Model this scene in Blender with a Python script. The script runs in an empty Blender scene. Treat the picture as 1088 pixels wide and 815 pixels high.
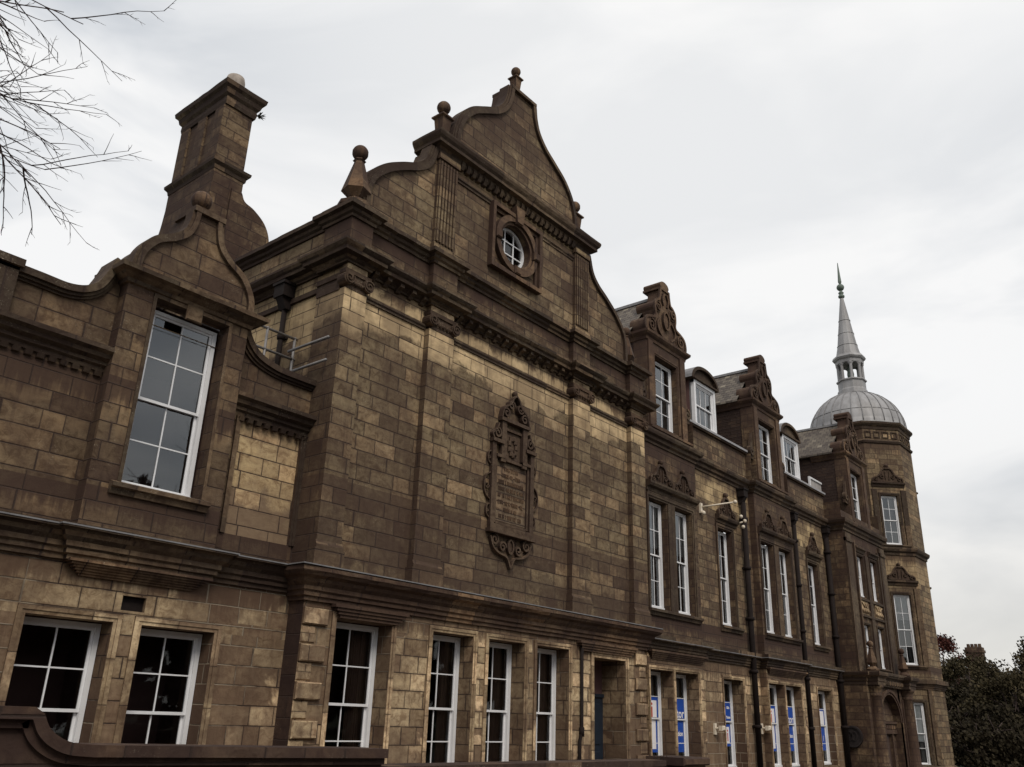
import bpy, bmesh, math, random
from mathutils import Vector, Matrix
random.seed(7)
R = math.radians
scn = bpy.context.scene
COL = scn.collection

# ------------------------------------------------------------------ camera, sky, sun, exposure
cam_d = bpy.data.cameras.new("camera")
cam = bpy.data.objects.new("camera", cam_d); COL.objects.link(cam); scn.camera = cam
cam_d.sensor_width = 36.0; cam_d.sensor_fit = 'HORIZONTAL'
cam_d.lens = 923.8 / 1088 * 36.0
cam_d.clip_start = 0.05; cam_d.clip_end = 3000
p_, r_, y_ = .369277, .0327075, .872058
fwd = Vector((math.sin(y_) * math.cos(p_), math.cos(y_) * math.cos(p_), math.sin(p_)))
rt = Vector((math.cos(y_), -math.sin(y_), 0)); up = rt.cross(fwd)
rt2 = rt * math.cos(r_) + up * math.sin(r_); up2 = -rt * math.sin(r_) + up * math.cos(r_)
cam.matrix_world = Matrix(((rt2.x, up2.x, -fwd.x, 0), (rt2.y, up2.y, -fwd.y, -12), (rt2.z, up2.z, -fwd.z, 1.6), (0, 0, 0, 1)))

SUN_AZ, SUN_EL = R(212), R(48)         # the veiled sun: high, behind the camera's left shoulder
GL_AZ, GL_EL = R(62), R(44)            # thinnest cloud, beyond the gable
w = bpy.data.worlds.new("World"); scn.world = w; w.use_nodes = True
nt = w.node_tree; nt.nodes.clear()
def wn(t, **k):
    n = nt.nodes.new(t)
    for a, b in k.items(): setattr(n, a, b)
    return n
out = wn('ShaderNodeOutputWorld'); bg = wn('ShaderNodeBackground'); bg.inputs[1].default_value = 0.1
sky = wn('ShaderNodeTexSky', sky_type='NISHITA', sun_disc=False); sky.sun_elevation = SUN_EL; sky.sun_rotation = SUN_AZ
tc = wn('ShaderNodeTexCoord')
mp = wn('ShaderNodeMapping'); mp.inputs['Scale'].default_value = (1, 1, 2.6); mp.inputs['Location'].default_value = (.35, .1, .4)
nz = wn('ShaderNodeTexNoise'); nz.inputs['Scale'].default_value = 2.5; nz.inputs['Detail'].default_value = 5; nz.inputs['Roughness'].default_value = .52; nz.inputs['Distortion'].default_value = .5
nt.links.new(tc.outputs['Generated'], mp.inputs[0]); nt.links.new(mp.outputs[0], nz.inputs[0])
rp = wn('ShaderNodeValToRGB')
for i, (ps, c) in enumerate(((.38, (5.5, 5.8, 6.2)), (.50, (7.2, 7.35, 7.55)), (.60, (8.6, 8.6, 8.6)))):
    e = rp.color_ramp.elements[i] if i < 2 else rp.color_ramp.elements.new(ps)
    e.position = ps; e.color = (c[0] / 10, c[1] / 10, c[2] / 10, 1)
nt.links.new(nz.outputs[0], rp.inputs[0])
sc10 = wn('ShaderNodeVectorMath', operation='SCALE'); sc10.inputs[3].default_value = 10
nt.links.new(rp.outputs[0], sc10.inputs[0])
# thinner, brighter cloud round the hidden sun, and a cream band low over the horizon
dt = wn('ShaderNodeVectorMath', operation='DOT_PRODUCT')
dt.inputs[1].default_value = (math.sin(GL_AZ) * math.cos(GL_EL), math.cos(GL_AZ) * math.cos(GL_EL), math.sin(GL_EL))
nrm = wn('ShaderNodeVectorMath', operation='NORMALIZE'); nt.links.new(tc.outputs['Generated'], nrm.inputs[0])
nt.links.new(nrm.outputs[0], dt.inputs[0])
mr = wn('ShaderNodeMapRange', interpolation_type='SMOOTHSTEP'); mr.inputs[1].default_value = .80; mr.inputs[2].default_value = 1.0; mr.inputs[3].default_value = 0; mr.inputs[4].default_value = .65
nt.links.new(dt.outputs['Value'], mr.inputs[0])
m1 = wn('ShaderNodeMix', data_type='RGBA'); nt.links.new(mr.outputs[0], m1.inputs[0]); nt.links.new(sc10.outputs[0], m1.inputs[6]); m1.inputs[7].default_value = (8.9, 8.85, 8.75, 1)
sp = wn('ShaderNodeSeparateXYZ'); nt.links.new(nrm.outputs[0], sp.inputs[0])
mh = wn('ShaderNodeMapRange', interpolation_type='SMOOTHSTEP'); mh.inputs[1].default_value = .02; mh.inputs[2].default_value = .34; mh.inputs[3].default_value = .7; mh.inputs[4].default_value = 0
nt.links.new(sp.outputs['Z'], mh.inputs[0])
m2 = wn('ShaderNodeMix', data_type='RGBA'); nt.links.new(mh.outputs[0], m2.inputs[0]); nt.links.new(m1.outputs[2], m2.inputs[6]); m2.inputs[7].default_value = (6.9, 6.6, 6.0, 1)
m3 = wn('ShaderNodeMix', data_type='RGBA'); m3.inputs[0].default_value = .96
nt.links.new(sky.outputs[0], m3.inputs[6]); nt.links.new(m2.outputs[2], m3.inputs[7])
nt.links.new(m3.outputs[2], bg.inputs[0]); nt.links.new(bg.outputs[0], out.inputs[0])

sd = bpy.data.lights.new("sun", 'SUN'); sd.energy = 1.9; sd.angle = R(24); sd.color = (1, .93, .82)
so = bpy.data.objects.new("sun", sd); COL.objects.link(so)
so.rotation_euler = Vector((math.sin(SUN_AZ) * math.cos(SUN_EL), math.cos(SUN_AZ) * math.cos(SUN_EL), math.sin(SUN_EL))).to_track_quat('Z', 'Y').to_euler()
so.location = (0, 0, 60)
scn.view_settings.view_transform = 'Standard'; scn.view_settings.look = 'None'
scn.view_settings.exposure = 0.15; scn.view_settings.gamma = 1.0
scn.view_settings.use_curve_mapping = False
scn.cycles.max_bounces = 6; scn.cycles.transparent_max_bounces = 8

# ------------------------------------------------------------------ materials
class NT:
    """tiny helper round a node tree"""
    def __init__(s, name):
        s.m = bpy.data.materials.new(name); s.m.use_nodes = True
        s.t = s.m.node_tree; s.bsdf = s.t.nodes['Principled BSDF']; s.out = s.t.nodes['Material Output']
    def n(s, t, **k):
        n = s.t.nodes.new(t)
        for a, b in k.items(): setattr(n, a, b)
        return n
    def lk(s, a, b): s.t.links.new(a, b)
    def put(s, sock, v):
        if hasattr(v, 'links'): s.lk(v, sock)
        elif isinstance(v, tuple) and len(v) == 3 and sock.type == 'RGBA': sock.default_value = (*v, 1)
        else: sock.default_value = v
    def mt(s, op, a, b=0.0, c=None, clamp=False):
        n = s.n('ShaderNodeMath', operation=op, use_clamp=clamp)
        s.put(n.inputs[0], a); s.put(n.inputs[1], b)
        if c is not None: s.put(n.inputs[2], c)
        return n.outputs[0]
    def rng(s, v, a, b, c=0.0, d=1.0):
        n = s.n('ShaderNodeMapRange', interpolation_type='SMOOTHSTEP'); s.put(n.inputs[0], v)
        for i, x in enumerate((a, b, c, d)): s.put(n.inputs[i + 1], x)
        return n.outputs[0]
    def mix(s, f, a, b, mode='MIX'):
        n = s.n('ShaderNodeMix', data_type='RGBA', blend_type=mode)
        s.put(n.inputs[0], f); s.put(n.inputs[6], a); s.put(n.inputs[7], b)
        return n.outputs[2]
    def noise(s, vec, scale, detail=4, rough=.55, dist=0.0):
        n = s.n('ShaderNodeTexNoise'); s.put(n.inputs['Vector'], vec)
        n.inputs['Scale'].default_value = scale; n.inputs['Detail'].default_value = detail
        n.inputs['Roughness'].default_value = rough; n.inputs['Distortion'].default_value = dist
        return n.outputs[0]
    def ramp(s, f, els, interp='LINEAR'):
        n = s.n('ShaderNodeValToRGB'); n.color_ramp.interpolation = interp
        while len(n.color_ramp.elements) < len(els): n.color_ramp.elements.new(.5)
        for e, (p, c) in zip(n.color_ramp.elements, els): e.position = p; e.color = (*c, 1)
        s.lk(f, n.inputs[0]); return n.outputs[0]
    def bump(s, h, dist, strength=1.0, prev=None):
        n = s.n('ShaderNodeBump'); n.inputs['Distance'].default_value = dist; n.inputs['Strength'].default_value = strength
        s.lk(h, n.inputs['Height'])
        if prev: s.lk(prev, n.inputs['Normal'])
        return n.outputs[0]
    def comb(s, x, y, z=0.0):
        n = s.n('ShaderNodeCombineXYZ'); s.put(n.inputs[0], x); s.put(n.inputs[1], y); s.put(n.inputs[2], z); return n.outputs[0]
    def sep(s, v):
        n = s.n('ShaderNodeSeparateXYZ'); s.lk(v, n.inputs[0]); return n.outputs

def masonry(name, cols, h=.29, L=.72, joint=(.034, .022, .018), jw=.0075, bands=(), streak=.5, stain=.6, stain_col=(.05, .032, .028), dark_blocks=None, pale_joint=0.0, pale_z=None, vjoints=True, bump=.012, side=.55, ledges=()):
    s = NT(name)
    wm = lambda c: (c[0] * 1.01, c[1] * .98, c[2] * .94)
    cols = [(p, wm(c)) for p, c in cols]; bands = [(a, b, wm(c), d, e) for a, b, c, d, e in bands]
    stain_col = (stain_col[0] * .88, stain_col[1] * .80, stain_col[2] * .78)
    uv = s.n('ShaderNodeUVMap').outputs[0]; ge = s.n('ShaderNodeNewGeometry'); pos = ge.outputs['Position']
    u, v, _ = s.sep(uv); _, _, pz = s.sep(pos)
    wob = s.noise(uv, 1.3, 2); v2 = s.mt('MULTIPLY_ADD', wob, .012, v)
    vr = s.mt('MULTIPLY_ADD', v2, 1 / h, .37)
    row = s.mt('FLOOR', vr); fr = s.mt('FRACT', vr)
    w1 = s.n('ShaderNodeTexWhiteNoise', noise_dimensions='1D'); s.lk(row, w1.inputs['W']); r1 = w1.outputs['Value']
    ln = s.mt('MULTIPLY', s.mt('MULTIPLY_ADD', r1, .7, .62), L)
    uu = s.mt('ADD', s.mt('DIVIDE', u, ln), s.mt('MULTIPLY', r1, 47.3))
    uu = s.mt('MULTIPLY_ADD', s.mt('SINE', s.mt('MULTIPLY_ADD', uu, 1.9, s.mt('MULTIPLY', r1, 31.0))), .2, uu)
    cell = s.mt('FLOOR', uu); fu = s.mt('FRACT', uu)
    w2 = s.n('ShaderNodeTexWhiteNoise', noise_dimensions='2D'); s.lk(s.comb(cell, row), w2.inputs['Vector'])
    rnd = w2.outputs['Value']; rc = s.sep(w2.outputs['Color'])
    dv = s.mt('MULTIPLY', s.mt('MINIMUM', fr, s.mt('SUBTRACT', 1.0, fr)), h)
    du = s.mt('MULTIPLY', s.mt('MINIMUM', fu, s.mt('SUBTRACT', 1.0, fu)), ln)
    dj = s.mt('MINIMUM', du, dv) if vjoints else du
    fine = s.noise(uv, 38, 5, .65)
    jm = s.rng(s.mt('MULTIPLY_ADD', fine, .006, s.mt('SUBTRACT', dj, .003)), jw * .55, jw * 1.7, 1.0, 0.0)
    base = s.ramp(rnd, cols)
    hueb = s.mix(s.mt('MULTIPLY', s.rng(rc[0], .55, .95), .35), base, s.mix(1.0, base, (1.12, .86, .74), 'MULTIPLY')); base = hueb
    # fine stone grain and softer mottling inside each block
    off = s.n('ShaderNodeVectorMath', operation='ADD'); s.lk(uv, off.inputs[0]); s.lk(w2.outputs['Color'], off.inputs[1])
    bed = s.n('ShaderNodeVectorMath', operation='MULTIPLY'); s.lk(off.outputs[0], bed.inputs[0]); bed.inputs[1].default_value = (1, 3.2, 1)
    mot = s.noise(bed.outputs[0], 3.1, 5, .62, .6)
    c = s.mix(s.mt('MULTIPLY', s.rng(mot, .3, .75), .55), base, s.mix(1.0, base, (.52, .45, .42), 'MULTIPLY'))
    c = s.mix(s.mt('MULTIPLY', s.rng(fine, .35, .8), .4), c, s.mix(1.0, c, (.6, .56, .55), 'MULTIPLY'))
    spk = s.noise(uv, 40, 3, .7); pat = s.noise(pos, 2.1, 4, .65)
    c = s.mix(s.mt('MULTIPLY', s.mt('MULTIPLY', s.rng(spk, .57, .66), s.rng(pat, .53, .63)), .7), c, (.42, .37, .28))
    # soot gathers irregularly along the joints
    ed = s.rng(s.mt('MULTIPLY_ADD', s.noise(uv, 7, 4, .7), .11, dj), .03, .105, 1.0, 0.0)
    c = s.mix(s.mt('MULTIPLY', ed, .6), c, stain_col)
    blot = s.noise(uv, 5.5, 6, .7, 1.2)
    c = s.mix(s.mt('MULTIPLY', s.rng(blot, .44, .66), .75), c, s.mix(1.0, c, (.42, .35, .31), 'MULTIPLY'))
    c = s.mix(s.mt('MULTIPLY', s.rng(blot, .48, .30, 0.0, 1.0), .35), c, s.mix(1.0, c, (1.45, 1.42, 1.32), 'MULTIPLY'))
    big = s.noise(pos, .42, 5, .6, .5)
    med = s.noise(pos, 1.5, 5, .66, .4)
    # bands of cleaner or sootier stone: (z0, z1, colour, amount, softness)
    for (z0, z1, bc, am, soft) in bands:
        zz = s.mt('MULTIPLY_ADD', s.mt('SUBTRACT', med, .5), 2.2 * soft, s.mt('MULTIPLY_ADD', s.mt('SUBTRACT', rnd, .5), .5 * soft, pz))
        k = s.mt('MULTIPLY', s.rng(zz, z0 - soft * .18, z0 + soft * .18), s.rng(zz, z1 - soft * .18, z1 + soft * .18, 1.0, 0.0))
        bcol = s.mix(s.mt('MULTIPLY', rc[1], .5), bc, (bc[0] * .62, bc[1] * .58, bc[2] * .55))
        bcol = s.mix(s.mt('MULTIPLY', s.rng(mot, .35, .8), .45), bcol, (bc[0] * .5, bc[1] * .44, bc[2] * .4))
        c = s.mix(s.mt('MULTIPLY', k, am), c, bcol)
    if dark_blocks:
        k = s.rng(s.mt('ADD', rnd, s.mt('MULTIPLY', s.mt('SUBTRACT', big, .5), 2.2)), dark_blocks[0], dark_blocks[0] + .06)
        c = s.mix(s.mt('MULTIPLY', k, dark_blocks[1]), c, stain_col)
    # soot
    k = s.rng(s.mt('MULTIPLY_ADD', med, .55, s.mt('MULTIPLY', big, .65)), .49, .70)
    c = s.mix(s.mt('MULTIPLY', k, stain), c, stain_col)
    sv = s.n('ShaderNodeVectorMath', operation='MULTIPLY'); s.lk(uv, sv.inputs[0]); sv.inputs[1].default_value = (3.6, .32, 1)
    st = s.noise(sv.outputs[0], 1.0, 5, .62)
    c = s.mix(s.mt('MULTIPLY', s.rng(st, .5, .74), streak), c, stain_col)
    if side > 0:      # darker tone on faces turned towards -X
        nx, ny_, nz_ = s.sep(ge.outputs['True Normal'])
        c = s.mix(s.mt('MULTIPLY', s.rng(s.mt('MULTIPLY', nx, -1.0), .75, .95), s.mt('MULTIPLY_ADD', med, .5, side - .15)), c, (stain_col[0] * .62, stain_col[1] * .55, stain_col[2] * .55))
    sv2 = s.n('ShaderNodeVectorMath', operation='MULTIPLY'); s.lk(uv, sv2.inputs[0]); sv2.inputs[1].default_value = (11, .7, 1)
    st2 = s.noise(sv2.outputs[0], 1.0, 4, .6)
    c = s.mix(s.mt('MULTIPLY', s.mt('MULTIPLY', s.rng(st2, .5, .7), s.rng(big, .42, .6)), streak), c, stain_col)
    for (zl, reach, am) in ledges:      # rain-drip soot hanging below a ledge
        fall = s.mt('MULTIPLY', s.rng(pz, zl - reach, zl), s.rng(pz, zl, zl + .02, 1.0, 0.0))
        drip = s.rng(s.mt('ADD', s.mt('MULTIPLY', fall, .55), s.mt('MULTIPLY_ADD', st2, .75, s.mt('MULTIPLY', med, .35))), .72, .98)
        c = s.mix(s.mt('MULTIPLY', s.mt('MULTIPLY', drip, s.rng(fall, 0.0, .15)), am), c, stain_col)
    jc = joint
    if pale_joint > 0: jc = s.mix(s.mt('MULTIPLY', s.rng(pz, pale_z, pale_z - .4) if pale_z else s.rng(big, .5, .58), pale_joint), joint, (.36, .30, .22))
    c = s.mix(s.mt('MULTIPLY', jm, s.rng(s.noise(uv, 4.3, 4, .7), .30, .55, .45, .95)), c, jc)
    s.lk(c, s.bsdf.inputs['Base Color'])
    s.put(s.bsdf.inputs['Roughness'], .9); s.bsdf.inputs['Specular IOR Level'].default_value = .25
    hgt = s.mt('ADD', s.mt('MULTIPLY', s.mt('SUBTRACT', 1.0, jm), .6), s.mt('ADD', s.mt('MULTIPLY', fine, .22), s.mt('ADD', s.mt('MULTIPLY', mot, .35), s.mt('MULTIPLY', rc[2], .12))))
    s.lk(s.bump(hgt, bump, .9), s.bsdf.inputs['Normal'])
    return s.m

SOOT = (.050, .031, .025)
OLIVE = [(0, (.12, .086, .056)), (.15, (.18, .137, .086)), (.5, (.24, .189, .118)), (.85, (.30, .240, .152)), (1, (.37, .30, .192))]
BROWN = [(0, (.085, .056, .039)), (.2, (.13, .093, .059)), (.6, (.18, .135, .086)), (1, (.235, .182, .115))]
BUFFY = [(0, (.27, .20, .125)), (.25, (.47, .37, .235)), (.7, (.68, .55, .36)), (1, (.82, .69, .47))]
BUFF = (.66, .51, .31)
M = {}
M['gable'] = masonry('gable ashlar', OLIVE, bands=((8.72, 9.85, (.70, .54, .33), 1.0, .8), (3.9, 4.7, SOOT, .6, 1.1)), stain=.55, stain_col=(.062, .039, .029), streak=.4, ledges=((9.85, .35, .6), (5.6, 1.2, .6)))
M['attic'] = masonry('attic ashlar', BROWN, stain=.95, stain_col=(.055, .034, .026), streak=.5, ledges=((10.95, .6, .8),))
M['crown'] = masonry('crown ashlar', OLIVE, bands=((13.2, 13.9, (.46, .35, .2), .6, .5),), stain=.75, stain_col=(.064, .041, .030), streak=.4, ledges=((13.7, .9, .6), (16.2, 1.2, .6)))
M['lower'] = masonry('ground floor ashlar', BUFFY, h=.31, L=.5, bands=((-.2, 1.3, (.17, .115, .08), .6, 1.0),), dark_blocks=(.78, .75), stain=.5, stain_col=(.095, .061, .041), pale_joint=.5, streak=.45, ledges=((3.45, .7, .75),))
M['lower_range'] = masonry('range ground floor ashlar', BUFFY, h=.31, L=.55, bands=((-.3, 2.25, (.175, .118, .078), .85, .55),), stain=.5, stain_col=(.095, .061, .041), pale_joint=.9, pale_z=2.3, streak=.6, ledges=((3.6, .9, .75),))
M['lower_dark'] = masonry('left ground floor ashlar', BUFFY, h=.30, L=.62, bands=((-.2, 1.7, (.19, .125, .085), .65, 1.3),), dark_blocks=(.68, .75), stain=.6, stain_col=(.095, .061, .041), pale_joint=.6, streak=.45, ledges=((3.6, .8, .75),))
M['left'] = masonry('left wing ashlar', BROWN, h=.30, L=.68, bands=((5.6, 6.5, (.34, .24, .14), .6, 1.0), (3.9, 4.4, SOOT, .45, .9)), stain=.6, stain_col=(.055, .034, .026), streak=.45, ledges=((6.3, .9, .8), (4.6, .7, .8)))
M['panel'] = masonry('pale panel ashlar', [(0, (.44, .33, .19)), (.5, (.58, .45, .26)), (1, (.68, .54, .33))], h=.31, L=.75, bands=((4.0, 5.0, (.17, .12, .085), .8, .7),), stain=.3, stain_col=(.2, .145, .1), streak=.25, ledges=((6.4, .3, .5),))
M['flank'] = masonry('flank ashlar', OLIVE, bands=((8.3, 9.9, (.54, .42, .25), .85, 1.0),), stain=.45, streak=.45, stain_col=(.062, .039, .029), side=0, ledges=((9.9, .5, .5),))
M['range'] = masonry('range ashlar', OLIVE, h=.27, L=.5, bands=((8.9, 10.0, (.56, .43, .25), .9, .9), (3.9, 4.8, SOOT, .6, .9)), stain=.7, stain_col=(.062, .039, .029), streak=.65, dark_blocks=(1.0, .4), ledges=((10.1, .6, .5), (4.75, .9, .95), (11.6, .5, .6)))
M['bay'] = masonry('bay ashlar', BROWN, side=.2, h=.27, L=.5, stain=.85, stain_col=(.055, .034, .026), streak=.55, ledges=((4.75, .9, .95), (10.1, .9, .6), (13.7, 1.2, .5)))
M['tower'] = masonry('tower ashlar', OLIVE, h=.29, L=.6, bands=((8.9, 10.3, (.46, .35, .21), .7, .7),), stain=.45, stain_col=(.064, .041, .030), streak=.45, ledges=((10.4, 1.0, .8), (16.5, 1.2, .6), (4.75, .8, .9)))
M['trim'] = masonry('moulded stone', [(0, (.050, .037, .027)), (.5, (.10, .077, .053)), (1, (.20, .157, .105))], h=7.3, L=1.1, jw=.009, stain=.55, stain_col=(.040, .024, .019), streak=.35, vjoints=False, bump=.008)
M['trim2'] = masonry('worn moulded stone', [(0, (.10, .066, .047)), (.5, (.145, .100, .067)), (1, (.25, .18, .112))], h=7.3, L=1.0, jw=.009, stain=.8, stain_col=(.055, .034, .026), streak=.6, vjoints=False, bump=.008)
M['buffblock'] = masonry('buff block stone', BUFFY, h=.62, L=2.0, stain=.8, streak=.3, vjoints=True, bump=.008, jw=.004, stain_col=(.10, .065, .044))
M['carved'] = masonry('carved stone', [(0, (.075, .052, .037)), (1, (.15, .108, .073))], h=7.3, L=3.0, jw=.001, stain=.6, streak=.4, vjoints=False, bump=.02, stain_col=(.045, .028, .022))
M['wallstone'] = masonry('boundary wall stone', [(0, (.055, .036, .029)), (.6, (.09, .060, .045)), (1, (.16, .115, .08))], h=.33, L=.9, stain=.8, stain_col=(.040, .025, .022), streak=.3, bump=.01)

def simple(name, col, rough=.6, metal=0.0, var=.25, scale=6.0, bump=.002, spec=.4, streak=False):
    s = NT(name); tc = s.n('ShaderNodeTexCoord').outputs['Object']
    v = tc
    if streak:
        q = s.n('ShaderNodeVectorMath', operation='MULTIPLY'); s.lk(tc, q.inputs[0]); q.inputs[1].default_value = (1, 1, .18); v = q.outputs[0]
    n1 = s.noise(v, scale, 5, .6)
    c = s.mix(s.mt('MULTIPLY', s.rng(n1, .3, .75), var * 1.6, clamp=True), col, (col[0] * .5, col[1] * .48, col[2] * .47))
    s.lk(c, s.bsdf.inputs['Base Color']); s.put(s.bsdf.inputs['Roughness'], rough); s.put(s.bsdf.inputs['Metallic'], metal)
    s.bsdf.inputs['Specular IOR Level'].default_value = spec
    if bump: s.lk(s.bump(s.noise(tc, scale * 5, 4), bump, .8), s.bsdf.inputs['Normal'])
    return s.m
M['white'] = simple('white sash paint', (.74, .74, .76), .45, var=.12, scale=3, bump=.0006)
M['iron'] = simple('black cast iron', (.016, .011, .010), .8, var=.4, spec=.15, bump=.002)
M['rail'] = simple('galvanised rail', (.22, .21, .21), .55, metal=.3, var=.4)
M['lead'] = simple('lead sheet', (.30, .295, .30), .55, metal=.15, var=.5, scale=2.2, bump=.004, streak=True)
M['leadtrim'] = simple('weathered lead', (.21, .205, .21), .6, metal=.1, var=.4, scale=4, bump=.003)
M['flash'] = simple('lead flashing', (.30, .29, .30), .5, metal=.1, var=.3)
M['copper'] = simple('green copper', (.13, .165, .14), .7, var=.4, scale=3)
M['dark_room'] = simple('unlit room', (.13, .075, .070), .95, var=.2, scale=1.5, bump=0, spec=.05)
M['curtain'] = simple('brown curtain', (.19, .115, .085), .95, var=.4, scale=2, bump=0, streak=True, spec=.1)
M['blind'] = simple('pale blind', (.74, .74, .73), .85, var=.12, scale=2, bump=0)
M['net'] = simple('grey curtain lining', (.38, .36, .35), .95, var=.3, scale=4, bump=0, spec=.1, streak=True)
M['door'] = simple('dark blue door paint', (.014, .022, .036), .5, var=.3)
M['wooddoor'] = simple('brown door', (.055, .032, .024), .6, var=.3, streak=True)
M['blue'] = simple('blue poster print', (.010, .065, .36), .5, var=.06, bump=0)
M['paper'] = simple('white poster print', (.80, .78, .80), .5, var=.06, bump=0)
M['red'] = simple('red poster print', (.48, .03, .03), .5, var=.08, bump=0)
M['plastic'] = simple('cream fixture casing', (.66, .58, .47), .5, var=.15, bump=.0008)
M['pot'] = simple('pale chimney pot', (.36, .31, .27), .85, var=.5, scale=5)
M['concrete'] = simple('flat roof felt', (.07, .065, .062), .95, var=.3, scale=1)
M['bark'] = simple('grey brown bark', (.075, .052, .046), .95, var=.5, scale=6, bump=.01)
M['twig'] = simple('bare twig bark', (.060, .036, .034), .9, var=.3, scale=5, bump=0)
M['weed'] = simple('weed leaves', (.07, .065, .035), .9, var=.4, bump=0)
def tarmac():
    s = NT('tarmac'); tc = s.n('ShaderNodeTexCoord').outputs['Object']
    c = s.ramp(s.noise(tc, 30, 6, .7), [(.3, (.035, .034, .034)), (.7, (.065, .063, .062))])
    s.lk(s.mix(s.mt('MULTIPLY', s.rng(s.noise(tc, .5, 4), .4, .7), .4), c, (.03, .029, .028)), s.bsdf.inputs['Base Color'])
    s.put(s.bsdf.inputs['Roughness'], .92); s.lk(s.bump(s.noise(tc, 90, 3), .01), s.bsdf.inputs['Normal']); return s.m
M['tarmac'] = tarmac()
def grassm():
    s = NT('rough grass'); tc = s.n('ShaderNodeTexCoord').outputs['Object']
    s.lk(s.ramp(s.noise(tc, 3, 7, .75), [(.3, (.02, .028, .012)), (.7, (.05, .06, .026))]), s.bsdf.inputs['Base Color'])
    s.put(s.bsdf.inputs['Roughness'], 1.0); s.lk(s.bump(s.noise(tc, 25, 4), .04), s.bsdf.inputs['Normal']); return s.m
M['grass'] = grassm()
M['paving'] = masonry('stone paving', [(0, (.12, .105, .09)), (1, (.2, .18, .155))], h=.6, L=.8, stain=.4, streak=.1)
def slate():
    s = NT('roof slates'); uv = s.n('ShaderNodeUVMap').outputs[0]; u, v, _ = s.sep(uv)
    vr = s.mt('MULTIPLY', v, 1 / .19); row = s.mt('FLOOR', vr); fr = s.mt('FRACT', vr)
    uu = s.mt('ADD', s.mt('MULTIPLY', u, 1 / .26), s.mt('MULTIPLY', row, .5)); cell = s.mt('FLOOR', uu); fu = s.mt('FRACT', uu)
    w2 = s.n('ShaderNodeTexWhiteNoise', noise_dimensions='2D'); s.lk(s.comb(cell, row), w2.inputs['Vector'])
    c = s.ramp(w2.outputs['Value'], [(0, (.050, .037, .030)), (.5, (.080, .063, .050)), (.85, (.115, .094, .072)), (1, (.20, .17, .13))])
    n1 = s.noise(uv, 9, 5, .7); c = s.mix(s.mt('MULTIPLY', s.rng(n1, .52, .68), .5), c, (.19, .165, .12))
    edge = s.mt('MAXIMUM', s.rng(fr, .0, .16, 1.0, 0.0), s.rng(s.mt('MINIMUM', fu, s.mt('SUBTRACT', 1.0, fu)), .02, .07, 1.0, 0.0))
    c = s.mix(s.mt('MULTIPLY', edge, .7), c, (.02, .015, .014))
    s.lk(c, s.bsdf.inputs['Base Color']); s.put(s.bsdf.inputs['Roughness'], .75)
    hh = s.mt('ADD', s.mt('MULTIPLY', s.mt('SUBTRACT', 1.0, fr), .8), s.mt('ADD', s.mt('MULTIPLY', w2.outputs['Value'], .5), s.mt('MULTIPLY', edge, -.6)))
    s.lk(s.bump(hh, .02, 1.0), s.bsdf.inputs['Normal']); return s.m
M['slate'] = slate()
M['rubble'] = masonry('rubble cheek wall', [(0, (.045, .03, .026)), (.6, (.085, .060, .048)), (1, (.15, .115, .085))], h=.14, L=.3, jw=.012, stain=.5, streak=.3, stain_col=(.04, .026, .022), bump=.03)
def glassm(name='window glass', ior=1.5):
    s = NT(name); s.t.nodes.remove(s.bsdf)
    tr = s.n('ShaderNodeBsdfTransparent'); tr.inputs[0].default_value = (.80, .82, .82, 1)
    gl = s.n('ShaderNodeBsdfGlossy'); gl.inputs['Roughness'].default_value = .02; gl.inputs[0].default_value = (.9, .93, .95, 1)
    fr = s.n('ShaderNodeFresnel'); fr.inputs[0].default_value = ior
    tc = s.n('ShaderNodeTexCoord').outputs['Object']
    b = s.bump(s.noise(tc, 1.3, 1), .004, .5); s.lk(b, gl.inputs['Normal'])
    mx = s.n('ShaderNodeMixShader'); s.lk(fr.outputs[0], mx.inputs[0]); s.lk(tr.outputs[0], mx.inputs[1]); s.lk(gl.outputs[0], mx.inputs[2])
    s.lk(mx.outputs[0], s.out.inputs[0]); return s.m
M['glass'] = glassm(); M['glass_upper'] = glassm('old reflective glass', 2.1)
def leafm(name, a, b, c_):
    s = NT(name); ge = s.n('ShaderNodeNewGeometry'); 
    n1 = s.noise(ge.outputs['Position'], .9, 3, .6)
    cc = s.ramp(s.mt('MULTIPLY_ADD', ge.outputs['Random Per Island'], .55, s.mt('MULTIPLY', n1, .5)), [(.2, a), (.55, b), (.9, c_)])
    s.lk(cc, s.bsdf.inputs['Base Color']); s.put(s.bsdf.inputs['Roughness'], .7); s.bsdf.inputs['Specular IOR Level'].default_value = .03
    return s.m
M['leaf_dark'] = leafm('dark evergreen leaves', (.018, .014, .010), (.031, .026, .017), (.050, .041, .025))
M['leaf_olive'] = leafm('olive green leaves', (.028, .022, .014), (.048, .040, .023), (.076, .060, .034))
M['leaf_red'] = leafm('russet leaves', (.035, .014, .012), (.062, .022, .018), (.10, .040, .030))

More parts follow.
